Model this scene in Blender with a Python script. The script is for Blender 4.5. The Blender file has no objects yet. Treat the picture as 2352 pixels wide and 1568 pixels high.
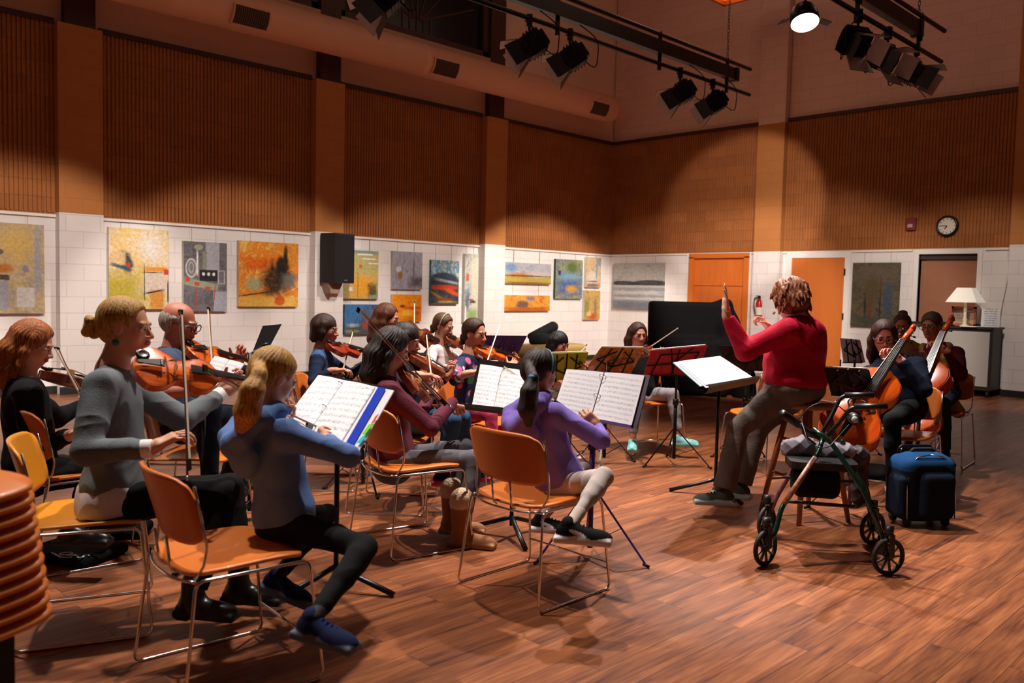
import bpy, math, random
import numpy as np
from mathutils import Vector, Matrix
S = bpy.context.scene
COL = S.collection
V = lambda *a: np.array(a if len(a) > 1 else a[0], dtype=float)

# ---------------- camera (pixels of the 2352x1568 frame are turned into rays) ----------------
FPX = 1941.9; H = 1.42
MX = np.array([[0.71084764, 0.02642153, -0.70284958], [-0.70299181, 0.05840015, -0.70879612], [0.02231905, 0.99794355, 0.06008773]])
EYE = V(0, 0, H)
cd = bpy.data.cameras.new('camera'); cam = bpy.data.objects.new('camera', cd); COL.objects.link(cam)
cd.sensor_width = 36; cd.lens = FPX / 2352 * 36
m4 = Matrix([list(MX[i]) + [EYE[i]] for i in range(3)] + [[0, 0, 0, 1]])
cam.matrix_world = m4
cd.dof.use_dof = True; cd.dof.focus_distance = 5.6; cd.dof.aperture_fstop = 2.8
cd.clip_end = 100
S.camera = cam

def ray(u, v): return MX @ np.array([(u - 1176) / FPX, -(v - 784) / FPX, -1.])
def Zp(u, v, z=0.): r = ray(u, v); return EYE + r * ((z - H) / r[2])
def Xp(u, v, x): r = ray(u, v); return EYE + r * (x / r[0])
def Yp(u, v, y): r = ray(u, v); return EYE + r * (y / r[1])
def Dp(u, v, d): return EYE + ray(u, v) * d
def proj(p):
    c = MX.T @ (V(p) - EYE); return 1176 + FPX * c[0] / -c[2], 784 - FPX * c[1] / -c[2], -c[2]
def unit(a): a = V(a); return a / max(1e-9, np.linalg.norm(a))
RGT = unit([MX[0, 0], MX[1, 0], 0]); FWD = V(-RGT[1], RGT[0], 0); UP = V(0, 0, 1)
def az(deg, el=0):  # heading: 0 = towards the right of the picture, 90 = away, 180 = left, -90 = towards the viewer
    a = math.radians(deg); e = math.radians(el)
    return (RGT * math.cos(a) + FWD * math.sin(a)) * math.cos(e) + UP * math.sin(e)

# ---------------- view, world, lights ----------------
S.view_settings.view_transform = 'Standard'; S.view_settings.look = 'None'
S.view_settings.gamma = 1; S.view_settings.exposure = 0.22
S.view_settings.use_curve_mapping = False
w = bpy.data.worlds.new('world'); S.world = w; w.use_nodes = True
w.node_tree.nodes['Background'].inputs[0].default_value = (0.42, 0.20, 0.13, 1)
w.node_tree.nodes['Background'].inputs[1].default_value = 0.10

def spot(name, loc, target, power, angle, blend=.4, col=(1, .93, .86), size=.06):
    l = bpy.data.lights.new(name, 'SPOT'); l.energy = power; l.spot_size = math.radians(angle); l.spot_blend = blend
    l.color = col; l.shadow_soft_size = size
    o = bpy.data.objects.new(name, l); COL.objects.link(o); o.location = loc
    o.rotation_euler = (Vector(target) - Vector(loc)).to_track_quat('-Z', 'Y').to_euler(); return o
# lanterns of the rails: over the players, on the hung paintings, and on the back wall
KEY = (1, .90, .82)
spot('overhead_lamp', (3.4, 4.1, 6.6), (3.0, 3.6, 0), 1250, 72, .7, KEY, .09)
spot('overhead_lamp', (6.0, 4.2, 6.4), (5.1, 3.7, 0), 1950, 62, .7, (1, .9, .84), .09)
spot('overhead_lamp', (1.0, 5.4, 5.6), (1.7, 3.2, .6), 700, 60, .7, KEY, .08)
spot('overhead_lamp', (6.9, 4.6, 4.6), (5.3, 3.0, 1.0), 900, 34, .6, (1, .94, .92), .06)
for x, pw in ((-.5, 1700), (2.6, 2000), (5.7, 1750), (8.8, 1550), (11.9, 1450)): spot('picture_lamp', (x - .5, 6.42, 4.3), (x + .3, 11.5, -.7), pw, 60, .3, KEY, .05)
for x in (9.6, 7.2): spot('picture_lamp', (x, 4.2 , 4.2), (14.3, x , -.1), 800, 48, .4, KEY, .05)
spot('picture_lamp', (9.9, 2.9, 4.2), (14.3, 4.6, .4), 320, 52, .5, KEY, .05)
spot('picture_lamp', (9.75, 5.7, 3.8), (14.3, 8.2, 3.0), 420, 34, .35, (1, .88, .84), .05)
# added point lamps: warm ambient fill for the upper walls, without fixtures
for x, y in ((1.5, 7), (5, 7.6), (8.5, 7.6), (11.5, 7.5), (4, 3), (11, 3), (8, 4.5)):
    l = bpy.data.lights.new('ambient_fill', 'POINT'); l.energy = 19; l.color = (1, .62, .46); l.shadow_soft_size = .5
    o = bpy.data.objects.new('ambient_fill', l); COL.objects.link(o); o.location = (x, y, 6.9)


# ---------------- materials ----------------
def lin(c):
    return tuple(((x / 255) / 12.92 if x / 255 <= .04045 else ((x / 255 + .055) / 1.055) ** 2.4) for x in c) + (1,)
MATS = {}
def newmat(name):
    m = bpy.data.materials.new(name); m.use_nodes = True
    return m, m.node_tree.nodes, m.node_tree.links, m.node_tree.nodes['Principled BSDF']
def M(name, col=(128, 128, 128), rough=.6, metal=0, bump=0, bs=60, var=0, vs=8, stretch=(1, 1, 1), spec=.5, coat=0, emit=0, ecol=None, trans=0, alpha=1, sheen=0):
    if name in MATS: return MATS[name]
    m, N, L, b = newmat(name); c = lin(col)
    b.inputs['Base Color'].default_value = c; b.inputs['Roughness'].default_value = rough; b.inputs['Metallic'].default_value = metal
    b.inputs['Specular IOR Level'].default_value = spec; b.inputs['Coat Weight'].default_value = coat
    b.inputs['Transmission Weight'].default_value = trans; b.inputs['Alpha'].default_value = alpha
    if sheen: b.inputs['Sheen Weight'].default_value = sheen
    if emit: b.inputs['Emission Color'].default_value = lin(ecol or col); b.inputs['Emission Strength'].default_value = emit
    if bump or var:
        tc = N.new('ShaderNodeTexCoord'); mp = N.new('ShaderNodeMapping'); mp.inputs['Scale'].default_value = stretch
        L.new(tc.outputs['Object'], mp.inputs[0])
    if bump:
        n = N.new('ShaderNodeTexNoise'); n.inputs['Scale'].default_value = bs; n.inputs['Detail'].default_value = 3
        bp = N.new('ShaderNodeBump'); bp.inputs['Strength'].default_value = bump; bp.inputs['Distance'].default_value = .01 if bs < 150 else .0025
        L.new(mp.outputs[0], n.inputs[0]); L.new(n.outputs[0], bp.inputs['Height']); L.new(bp.outputs[0], b.inputs['Normal'])
    if var:
        n = N.new('ShaderNodeTexNoise'); n.inputs['Scale'].default_value = vs; n.inputs['Detail'].default_value = 4
        r = N.new('ShaderNodeValToRGB'); r.color_ramp.elements[0].position = .3; r.color_ramp.elements[1].position = .7
        r.color_ramp.elements[0].color = tuple(x * (1 - var) for x in c[:3]) + (1,); r.color_ramp.elements[1].color = tuple(min(1, x * (1 + var)) for x in c[:3]) + (1,)
        L.new(mp.outputs[0], n.inputs[0]); L.new(n.outputs[0], r.inputs[0]); L.new(r.outputs[0], b.inputs['Base Color'])
    MATS[name] = m; return m

def Mmath(N, L, op, a, b=None, c=None):
    n = N.new('ShaderNodeMath'); n.operation = op
    for i, x in enumerate((a, b, c)):
        if x is None: continue
        if isinstance(x, (int, float)): n.inputs[i].default_value = x
        else: L.new(x, n.inputs[i])
    return n.outputs[0]
def mixc(N, L, fac, a, b, mode='MIX'):
    n = N.new('ShaderNodeMix'); n.data_type = 'RGBA'; n.blend_type = mode
    for i, x in ((0, fac), (6, a), (7, b)):
        if isinstance(x, (int, float)): n.inputs[i].default_value = x
        elif isinstance(x, tuple): n.inputs[i].default_value = x
        else: L.new(x, n.inputs[i])
    return n.outputs[2]

def block_mat(name, col, axis, bump=.35, mort=.006, rough=.7, fine=.15, var=.06):
    """painted concrete block, courses 0.203 m, blocks 0.406 m; axis = which world axis runs along the wall"""
    m, N, L, b = newmat(name)
    tc = N.new('ShaderNodeTexCoord'); sp = N.new('ShaderNodeSeparateXYZ'); cb = N.new('ShaderNodeCombineXYZ')
    L.new(tc.outputs['Object'], sp.inputs[0]); L.new(sp.outputs[axis], cb.inputs[0]); L.new(sp.outputs[2], cb.inputs[1])
    br = N.new('ShaderNodeTexBrick'); L.new(cb.outputs[0], br.inputs[0])
    br.inputs['Scale'].default_value = 1; br.inputs['Mortar Size'].default_value = mort; br.inputs['Mortar Smooth'].default_value = .5
    br.inputs['Brick Width'].default_value = .4064; br.inputs['Row Height'].default_value = .2032
    c = lin(col)
    br.inputs['Color1'].default_value = c; br.inputs['Color2'].default_value = tuple(x * (1 - var) for x in c[:3]) + (1,)
    br.inputs['Mortar'].default_value = tuple(x * .8 for x in c[:3]) + (1,)
    n = N.new('ShaderNodeTexNoise'); n.inputs['Scale'].default_value = 70; n.inputs['Detail'].default_value = 4; L.new(tc.outputs['Object'], n.inputs[0])
    h = Mmath(N, L, 'MULTIPLY_ADD', n.outputs[0], fine, Mmath(N, L, 'SUBTRACT', 1, br.outputs['Fac']))
    bp = N.new('ShaderNodeBump'); bp.inputs['Strength'].default_value = bump; bp.inputs['Distance'].default_value = .01
    L.new(h, bp.inputs['Height']); L.new(bp.outputs[0], b.inputs['Normal']); L.new(br.outputs['Color'], b.inputs['Base Color'])
    b.inputs['Roughness'].default_value = rough; b.inputs['Specular IOR Level'].default_value = .25
    return m

def floor_mat():
    m, N, L, b = newmat('wood_planks')
    tc = N.new('ShaderNodeTexCoord'); br = N.new('ShaderNodeTexBrick'); L.new(tc.outputs['Object'], br.inputs[0])
    br.inputs['Scale'].default_value = 1; br.inputs['Brick Width'].default_value = 1.22; br.inputs['Row Height'].default_value = .15
    br.inputs['Mortar Size'].default_value = .0012; br.inputs['Mortar Smooth'].default_value = 0; br.inputs['Bias'].default_value = 0
    br.offset = .37; br.offset_frequency = 2
    br.inputs['Color1'].default_value = (0, 0, 0, 1); br.inputs['Color2'].default_value = (1, 1, 1, 1); br.inputs['Mortar'].default_value = (.5, .5, .5, 1)
    # every plank takes its own slice of the grain
    sp = N.new('ShaderNodeSeparateXYZ'); L.new(tc.outputs['Object'], sp.inputs[0])
    row = Mmath(N, L, 'FLOOR', Mmath(N, L, 'DIVIDE', sp.outputs[1], .15))
    sh = Mmath(N, L, 'MULTIPLY', row, 3.71)
    bw = N.new('ShaderNodeRGBToBW'); L.new(br.outputs['Color'], bw.inputs[0])
    off = Mmath(N, L, 'MULTIPLY', bw.outputs[0], 17.)
    cb = N.new('ShaderNodeCombineXYZ'); L.new(Mmath(N, L, 'ADD', Mmath(N, L, 'MULTIPLY', sp.outputs[0], 1.0), sh), cb.inputs[0])
    L.new(Mmath(N, L, 'MULTIPLY', sp.outputs[1], 7.5), cb.inputs[1]); L.new(off, cb.inputs[2])
    g1 = N.new('ShaderNodeTexNoise'); g1.inputs['Scale'].default_value = 1.5; g1.inputs['Detail'].default_value = 6; g1.inputs['Roughness'].default_value = .6; g1.inputs['Distortion'].default_value = .5
    L.new(cb.outputs[0], g1.inputs[0])
    cb2 = N.new('ShaderNodeCombineXYZ'); L.new(Mmath(N, L, 'ADD', sp.outputs[0], sh), cb2.inputs[0]); L.new(Mmath(N, L, 'MULTIPLY', sp.outputs[1], 22), cb2.inputs[1]); L.new(off, cb2.inputs[2])
    g2 = N.new('ShaderNodeTexNoise'); g2.inputs['Scale'].default_value = 4; g2.inputs['Detail'].default_value = 5; L.new(cb2.outputs[0], g2.inputs[0])
    r = N.new('ShaderNodeValToRGB'); e = r.color_ramp.elements
    e[0].position = .33; e[0].color = lin((64, 33, 21)); e[1].position = .66; e[1].color = lin((172, 110, 68))
    x = e.new(.42); x.color = lin((110, 61, 37)); x = e.new(.54); x.color = lin((144, 85, 50))
    mixv = Mmath(N, L, 'MULTIPLY_ADD', g2.outputs[0], .35, Mmath(N, L, 'MULTIPLY', g1.outputs[0], .65))
    L.new(mixv, r.inputs[0])
    tone = N.new('ShaderNodeMapRange'); L.new(bw.outputs[0], tone.inputs[0]); tone.inputs[3].default_value = .78; tone.inputs[4].default_value = 1.12
    hs = N.new('ShaderNodeHueSaturation'); L.new(r.outputs[0], hs.inputs['Color']); L.new(tone.outputs[0], hs.inputs['Value'])
    seam = mixc(N, L, br.outputs['Fac'], hs.outputs[0], lin((45, 22, 14)))
    L.new(seam, b.inputs['Base Color'])
    bp = N.new('ShaderNodeBump'); bp.inputs['Strength'].default_value = .12; bp.inputs['Distance'].default_value = .004
    L.new(g2.outputs[0], bp.inputs['Height']); L.new(bp.outputs[0], b.inputs['Normal'])
    b.inputs['Roughness'].default_value = .36; b.inputs['Specular IOR Level'].default_value = .45
    return m

# ---------------- mesh helpers ----------------
def put(name, verts, faces, mat=None, parent=None, smooth=False, mids=None):
    me = bpy.data.meshes.new(name); me.from_pydata([tuple(map(float, v)) for v in verts], [], faces)
    for m in (mat if isinstance(mat, (list, tuple)) else [mat]):
        if m: me.materials.append(m)
    if mids is not None: me.polygons.foreach_set('material_index', mids)
    if smooth: me.polygons.foreach_set('use_smooth', [True] * len(me.polygons))
    me.update()
    o = bpy.data.objects.new(name, me); COL.objects.link(o)
    if parent is not None: o.parent = parent; o.matrix_parent_inverse = parent.matrix_world.inverted() if False else Matrix.Identity(4)
    return o
class G:
    """collects shapes of one part"""
    def __init__(s): s.v = []; s.f = []; s.m = []; s.mi = 0
    def add(s, v, f):
        k = len(s.v); s.v += [tuple(map(float, p)) for p in v]; s.f += [tuple(i + k for i in q) for q in f]; s.m += [s.mi] * len(f); return s
    def box(s, a, b, R=None, o=None):
        a = V(a); b = V(b); P = [V([a, b][i & 1][0], [a, b][i >> 1 & 1][1], [a, b][i >> 2 & 1][2]) for i in range(8)]
        if R is not None: P = [R @ p for p in P]
        if o is not None: P = [p + o for p in P]
        return s.add(P, [(0, 2, 3, 1), (4, 5, 7, 6), (0, 1, 5, 4), (2, 6, 7, 3), (0, 4, 6, 2), (1, 3, 7, 5)])
    def bar(s, p, q, w, h, up=UP):
        p = V(p); q = V(q); d = unit(q - p); x = unit(np.cross(d, up)); y = np.cross(x, d)
        P = [c + x * w / 2 * i + y * h / 2 * j for c in (p, q) for i, j in ((-1, -1), (1, -1), (1, 1), (-1, 1))]
        return s.add(P, [(3, 2, 1, 0), (4, 5, 6, 7)] + [(i, (i + 1) % 4, 4 + (i + 1) % 4, 4 + i) for i in range(4)])
    def tube(s, pts, r, n=8, closed=False, flat=1.):
        pts = [V(p) for p in pts]; K = len(pts); rr = r if isinstance(r, (list, tuple)) else [r] * K
        T = []
        for i in range(K):
            a = pts[(i - 1) % K] if (closed or i > 0) else pts[i]; b = pts[(i + 1) % K] if (closed or i < K - 1) else pts[i]
            T.append(unit(b - a))
        ref = UP if abs(T[0][2]) < .9 else V(1, 0, 0)
        x = unit(np.cross(T[0], ref)); vs = []
        for i in range(K):
            x = unit(x - T[i] * np.dot(x, T[i])); y = np.cross(T[i], x)
            for j in range(n):
                t = 2 * math.pi * j / n; vs.append(pts[i] + (x * math.cos(t) + y * math.sin(t) * flat) * rr[i])
        f = []
        for i in range(K if closed else K - 1):
            a = i * n; b = ((i + 1) % K) * n
            f += [(a + j, a + (j + 1) % n, b + (j + 1) % n, b + j) for j in range(n)]
        if not closed: f += [tuple(range(n))[::-1], tuple((K - 1) * n + j for j in range(n))]
        return s.add(vs, f)
    def lathe(s, prof, n=20, o=(0, 0, 0), R=None):
        vs = []
        for r_, z in prof:
            for j in range(n):
                t = 2 * math.pi * j / n; p = V(r_ * math.cos(t), r_ * math.sin(t), z)
                if R is not None: p = R @ p
                vs.append(p + V(o))
        f = []
        for i in range(len(prof) - 1):
            f += [(i * n + j, i * n + (j + 1) % n, (i + 1) * n + (j + 1) % n, (i + 1) * n + j) for j in range(n)]
        f += [tuple(range(n))[::-1], tuple((len(prof) - 1) * n + j for j in range(n))]
        return s.add(vs, f)
    def prism(s, poly, z0, z1, R=None, o=(0, 0, 0)):
        n = len(poly); P = [V(x, y, z) for z in (z0, z1) for x, y in poly]
        if R is not None: P = [R @ p for p in P]
        P = [p + V(o) for p in P]
        return s.add(P, [tuple(range(n))[::-1], tuple(range(n, 2 * n))] + [(i, (i + 1) % n, n + (i + 1) % n, n + i) for i in range(n)])
    def quad(s, a, b, c, d): return s.add([a, b, c, d], [(0, 1, 2, 3)])
    def grid(s, P):
        a = len(P); b = len(P[0])
        return s.add([p for r in P for p in r], [(i * b + j, i * b + j + 1, (i + 1) * b + j + 1, (i + 1) * b + j) for i in range(a - 1) for j in range(b - 1)])
    def build(s, name, mat, parent=None, smooth=False, bevel=0, solid=0, auto=False):
        o = put(name, s.v, s.f, mat, parent, smooth, s.m)
        if solid: md = o.modifiers.new('solid', 'SOLIDIFY'); md.thickness = solid; md.offset = 0
        if bevel: md = o.modifiers.new('bevel', 'BEVEL'); md.width = bevel; md.segments = 2; md.limit_method = 'ANGLE'; md.angle_limit = .7
        return o
def fillet(pts, r, n=4, closed=False):
    pts = [V(p) for p in pts]; out = []; K = len(pts)
    for i in range(K):
        if not closed and i in (0, K - 1): out.append(pts[i]); continue
        a = pts[i - 1]; b = pts[i]; c = pts[(i + 1) % K]
        d = min(r, np.linalg.norm(a - b) / 2.1, np.linalg.norm(c - b) / 2.1)
        p = b + unit(a - b) * d; q = b + unit(c - b) * d
        for k in range(n + 1):
            t = k / n; out.append(p * (1 - t) ** 2 + b * 2 * t * (1 - t) + q * t * t)
    return out
def rrect(w, h, r, n=5, cx=0, cy=0):
    o = []
    for sx, sy, a0 in ((1, 1, 0), (-1, 1, 90), (-1, -1, 180), (1, -1, 270)):
        for k in range(n + 1):
            a = math.radians(a0 + 90 * k / n); o.append((cx + sx * (w / 2 - r) + r * math.cos(a), cy + sy * (h / 2 - r) + r * math.sin(a)))
    return o
def frame3(x, zhint):
    """rotation whose x axis is x and whose z axis is as close as possible to zhint"""
    x = unit(x); z = V(zhint); z = unit(z - x * np.dot(x, z)); return np.stack([x, np.cross(z, x), z], 1)
def mat4(R, o): return Matrix([list(R[i]) + [float(o[i])] for i in range(3)] + [[0, 0, 0, 1]])
def tag(o, label=None, cat=None, group=None, kind=None):
    if label: o['label'] = label
    if cat: o['category'] = cat
    if group: o['group'] = group
    if kind: o['kind'] = kind
    return o
def empty(name, loc=(0, 0, 0), label=None, cat=None, group=None, R=None):
    o = bpy.data.objects.new(name, None); COL.objects.link(o); o.empty_display_size = .1
    o.matrix_world = mat4(np.eye(3) if R is None else R, loc); return tag(o, label, cat, group)
def copy_tree(o, parent=None):
    c = o.copy(); COL.objects.link(c); c.parent = parent
    for ch in o.children: copy_tree(ch, c)
    return c
def local(o):  # world -> local of an empty
    mi = np.array(o.matrix_world.inverted()); return lambda p: (mi @ np.append(V(p), 1))[:3]
USED = set()
def inst(proto, R, o, label, group=None):
    """the first use takes the prototype itself, later ones copy it and its parts"""
    if proto.name in USED: r = copy_tree(proto)
    else: r = proto; USED.add(proto.name)
    r.matrix_world = mat4(R, o); r['label'] = label
    if group: r['group'] = group
    return r

# ---------------- the room ----------------
YW = 11.5; XW = 14.3; ZT = 2.235; ZR = 4.55; ZC = 8.6; XB = -3.0; YB = -5.0
whiteL = block_mat('white_block_left', (226, 219, 214), 0); whiteB = block_mat('white_block_back', (226, 219, 214), 1)
tanL = block_mat('tan_rib_left', (168, 104, 55), 0, bump=.8, fine=1.3, mort=.004, var=.16); tanB = block_mat('tan_rib_back', (168, 104, 55), 1, bump=.8, fine=1.3, mort=.004, var=.16)
tanSL = block_mat('tan_block_left', (180, 116, 62), 0, mort=.004); tanSB = block_mat('tan_block_back', (180, 116, 62), 1, mort=.004)
plaster = M('plaster', (228, 192, 168), .85, bump=.05, bs=30); upper_block = block_mat('upper_block', (222, 186, 170), 1, bump=.3)
timber = M('dark_timber', (70, 36, 22), .6, var=.2, vs=3, stretch=(6, 6, .6)); darktrim = M('dark_trim', (62, 34, 20), .6)
whitep = M('white_paint', (228, 222, 216), .45); blackp = M('black_metal', (14, 14, 15), .38, metal=.2); blackm = M('black_matte', (18, 18, 19), .75)
chrome = M('chrome', (226, 226, 230), .12, metal=1)

g = G(); g.box((XB, YB, -.1), (XW + .2, YW + .2, 0)); fl = g.build('floor', floor_mat()); tag(fl, kind='structure')

def ribwall(name, axis, a0, a1, z0, z1, pos, mat):
    """split-ribbed block panel: vertical ribs 5.2 cm apart"""
    n = max(1, round((a1 - a0) / .0508)); w = (a1 - a0) / n; prof = []
    for i in range(n):
        x = a0 + i * w; prof += [(x, 0), (x + w * .1, .018), (x + w * .66, .018), (x + w * .76, 0)]
    prof.append((a1, 0)); vs = []
    for z in (z0, z1):
        for a, d in prof: vs.append((a, pos - d, z) if axis == 0 else (pos - d, a, z))
    k = len(prof); g = G(); fs = [(i, i + 1, k + i + 1, k + i) for i in range(k - 1)]
    if axis == 1: fs = [q[::-1] for q in fs]
    return g, vs, fs
# left wall: pilaster spans along x
def ux(u, v): return Yp(u, v, YW)[0]
PL = [(3.38, 3.90), (6.97, 7.48), (10.50, 11.02)]
segs = [(XB, PL[0][0]), (PL[0][1], PL[1][0]), (PL[1][1], PL[2][0]), (PL[2][1], XW)]
g = G(); g.box((XB, YW, 0), (XW + .2, YW + .2, ZT)); g.mi = 1
g.box((XB, YW + .001, ZT), (XW + .2, YW + .2, ZR)); g.mi = 2
g.box((XB, YW + .03, ZR + .04), (XW + .2, YW + .25, 5.6)); g.mi = 3
for a, b in segs: _, vs, fs = ribwall('x', 0, a, b, ZT + .02, ZR, YW, None); g.add(vs, fs)
# plaster continues beside the high windows
g.mi = 2; 
for a, b in ((XB, 5.6), (7.08, 7.44), (10.61, XW + .2)): g.box((a, YW + .03, 5.6), (b, YW + .25, ZC))
g.box((5.6, YW + .03, 7.9), (10.61, YW + .25, ZC))
tag(g.build('wall_left', [whiteL, tanSL, plaster, tanL]), kind='structure')
# back wall
PB = [(7.42, 8.24)]; PE = 3.80
Dd1 = (Xp(1722, 583, XW)[1], Xp(1585, 583, XW)[1]); Dd2 = (Xp(1942, 590, XW)[1], Xp(1820, 590, XW)[1]); Wd = (Xp(2247, 585, XW)[1], Xp(2112, 585, XW)[1])
g = G()
def wpart(y0, y1, z0, z1): g.box((XW, y0, z0), (XW + .2, y1, z1))
sill = Xp(2180, 742, XW)[2]; wt = Xp(2180, 583, XW)[2]; dt1 = Xp(1650, 590, XW)[2]; dt2 = Xp(1880, 592, XW)[2]
ys = [(YB, Wd[0], None), (Wd[0], Wd[1], 'w'), (Wd[1], Dd2[0], None), (Dd2[0], Dd2[1], 'd2'), (Dd2[1], Dd1[0], None), (Dd1[0], Dd1[1], 'd1'), (Dd1[1], YW, None)]
for a, b, t in ys:
    if t is None: wpart(a, b, 0, ZT)
    elif t == 'w': wpart(a, b, 0, sill); wpart(a, b, wt, ZT)
    elif t == 'd2': wpart(a, b, dt2, ZT)
    else: wpart(a, b, dt1, ZT)
g.mi = 1; g.box((XW + .001, YB, ZT), (XW + .2, YW, ZR)); g.mi = 2; g.box((XW + .03, YB, ZR + .04), (XW + .25, YW, ZC)); g.mi = 3
for a, b in ((8.01, YW), (3.80, 7.49)): _, vs, fs = ribwall('y', 1, a, b, ZT + .02, ZR, XW, None); g.add(vs, fs)
tag(g.build('wall_back', [whiteB, tanSB, upper_block, tanB]), kind='structure')
g = G(); g.box((XB, YB, ZC), (XW + .3, YW + .3, ZC + .1)); # roof deck closes the hall above the frame
tag(g.build('ceiling', M('ceiling_wood', (120, 84, 60), .8)), kind='structure')

tn = [0]
def trim(g, mat, **k): tn[0] += 1; return tag(g.build('trim_%d' % tn[0], mat, **k), kind='structure')
for i, (a, b) in enumerate(PL):   # block piers, white below and tan above
    g = G(); g.box((a, YW - .16, 0), (b, YW, ZT + .02)); g.mi = 1; g.box((a, YW - .16, ZT + .02), (b, YW, ZR)); trim(g, [whiteL, tanSL])
g = G(); g.box((XW - .14, 7.49, 0), (XW, 8.01, ZT)); g.mi = 1; g.box((XW - .14, 7.49, ZT), (XW, 8.01, ZR - .02)); g.mi = 2; g.box((XW - .14, 7.49, ZR - .02), (XW, 8.01, ZC)); trim(g, [whiteB, tanSB, upper_block])
g = G(); g.box((XW - .14, 1.6, 0), (XW, PE, ZT + .03)); g.mi = 1; g.box((XW - .14, 1.6, ZT + .03), (XW, PE, ZC)); trim(g, [whiteB, tanSB])
for c in (3.66, 7.26, 10.79):     # timber posts above the piers
    g = G(); g.box((c - .18, YW - .1, ZR), (c + .18, YW + .06, ZC)); trim(g, timber)
for a, b in segs:                  # ledge above the ribbed blocks, picture rail below them
    g = G(); g.box((a, YW - .045, ZR), (b, YW + .05, ZR + .06)); trim(g, darktrim)
    g = G(); g.box((a, YW - .035, ZT - .035), (b, YW, ZT - .005)); trim(g, whitep)
for a, b in ((3.8, 7.49), (8.01, YW)):
    g = G(); g.box((XW - .045, a, ZR), (XW + .05, b, ZR + .06)); trim(g, darktrim)
for a, b in ((3.84, Wd[0] - .1), (Wd[1] + .1, Dd2[0] - .12), (Dd2[1] + .1, 7.49), (8.01, Dd1[0] - .05), (Dd1[1] + .05, YW)):
    g = G(); g.box((XW - .035, a, ZT - .035), (XW, b, ZT - .005)); trim(g, whitep)
g = G()
for a, b in segs: g.box((a, YW - .015, 0), (b, YW, .1))
for a, b in PL: g.box((a - .015, YW - .175, 0), (b + .015, YW - .16, .1))
tag(g.build('baseboard_left', blackm), kind='structure')
g = G(); g.box((XW - .015, 3.7, 0), (XW, Dd2[0] - .1, .1)); g.box((XW - .155, 1.6, 0), (XW - .14, 3.8, .1)); g.box((XW - .015, Dd2[1] + .1, 0), (XW, 7.4, .1)); g.box((XW - .015, Dd1[1] + .08, 0), (XW, YW, .1))
tag(g.build('baseboard_back', blackm), kind='structure')

# doors and the shuttered serving window
orange = M('orange_wood', (206, 108, 34), .45, var=.1, vs=2.2, stretch=(8, 8, .8)); orange2 = M('orange_wood_frame', (200, 106, 34), .45)
doorw = M('plain_orange_door', (196, 106, 38), .5, var=.05, vs=2, stretch=(6, 6, .5))
g = G(); y0, y1 = Dd1; g.box((XW - .03, y0, 0), (XW + .08, y0 + .1, dt1)); g.box((XW - .03, y1 - .1, 0), (XW + .08, y1, dt1)); g.box((XW - .03, y0, dt1 - .02), (XW + .08, y1, dt1 + .07))
d1 = tag(g.build('door_1', orange2), kind='structure')
g = G(); zz = Xp(1655, 652, XW)[2]; g.box((XW + .05, y0 + .1, .0), (XW + .09, y1 - .1, zz - .02)); g.box((XW + .05, y0 + .1, zz + .01), (XW + .09, y1 - .1, dt1)); g.box((XW + .02, y0 + .1, zz - .03), (XW + .09, y1 - .1, zz + .02)); g.build('door_leaf', orange, d1)
g = G(); g.lathe([(.0, 0), (.022, 0), (.022, .03), (.03, .045), (.026, .07), (0, .075)], 12, (XW + .05, y0 + .2, .95), np.array([[0, 0, -1], [0, 1, 0], [1, 0, 0]])); g.build('door_knob', chrome, d1, True)
g = G(); y0, y1 = Dd2; f = .1
g.box((XW - .02, y0 - f, 0), (XW + .05, y0, dt2 + f)); g.box((XW - .02, y1, 0), (XW + .05, y1 + f, dt2 + f)); g.box((XW - .02, y0, dt2), (XW + .05, y1, dt2 + f))
d2 = tag(g.build('door_2', whitep), kind='structure')
g = G(); g.box((XW - .005, y0, .01), (XW + .04, y1, dt2)); g.build('door_leaf', doorw, d2)
for z in (dt2 - .25, 1.1, .3): g = G(); g.box((XW - .02, y0 - .02, z - .06), (XW, y0 + .01, z + .06)); g.build('hinge', M('steel', (120, 118, 112), .35, metal=1), d2)
g = G(); y0, y1 = Wd
g.box((XW - .03, y0 - .07, sill - .06), (XW + .1, y0, wt + .08)); g.box((XW - .03, y1, sill - .06), (XW + .1, y1 + .07, wt + .08)); g.box((XW - .03, y0, wt), (XW + .1, y1, wt + .08)); g.box((XW - .03, y0, sill - .06), (XW + .1, y1, sill))
wn = tag(g.build('window_1', whitep), kind='structure')
g = G(); g.box((XW + .1, y0, sill), (XW + .12, y1, wt)); g.build('roller_shutter', M('shutter', (150, 96, 66), .7, var=.05), wn)
g = G(); g.box((XW + .04, y0, wt - .08), (XW + .11, y1, wt)); g.build('shutter_housing', M('shutter_box', (52, 38, 30), .7), wn)
g = G(); g.box((XW - .1, y0 - .1, sill - .03), (XW + .1, y1 + .1, sill + .01)); g.build('sill', blackm, wn)
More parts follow.
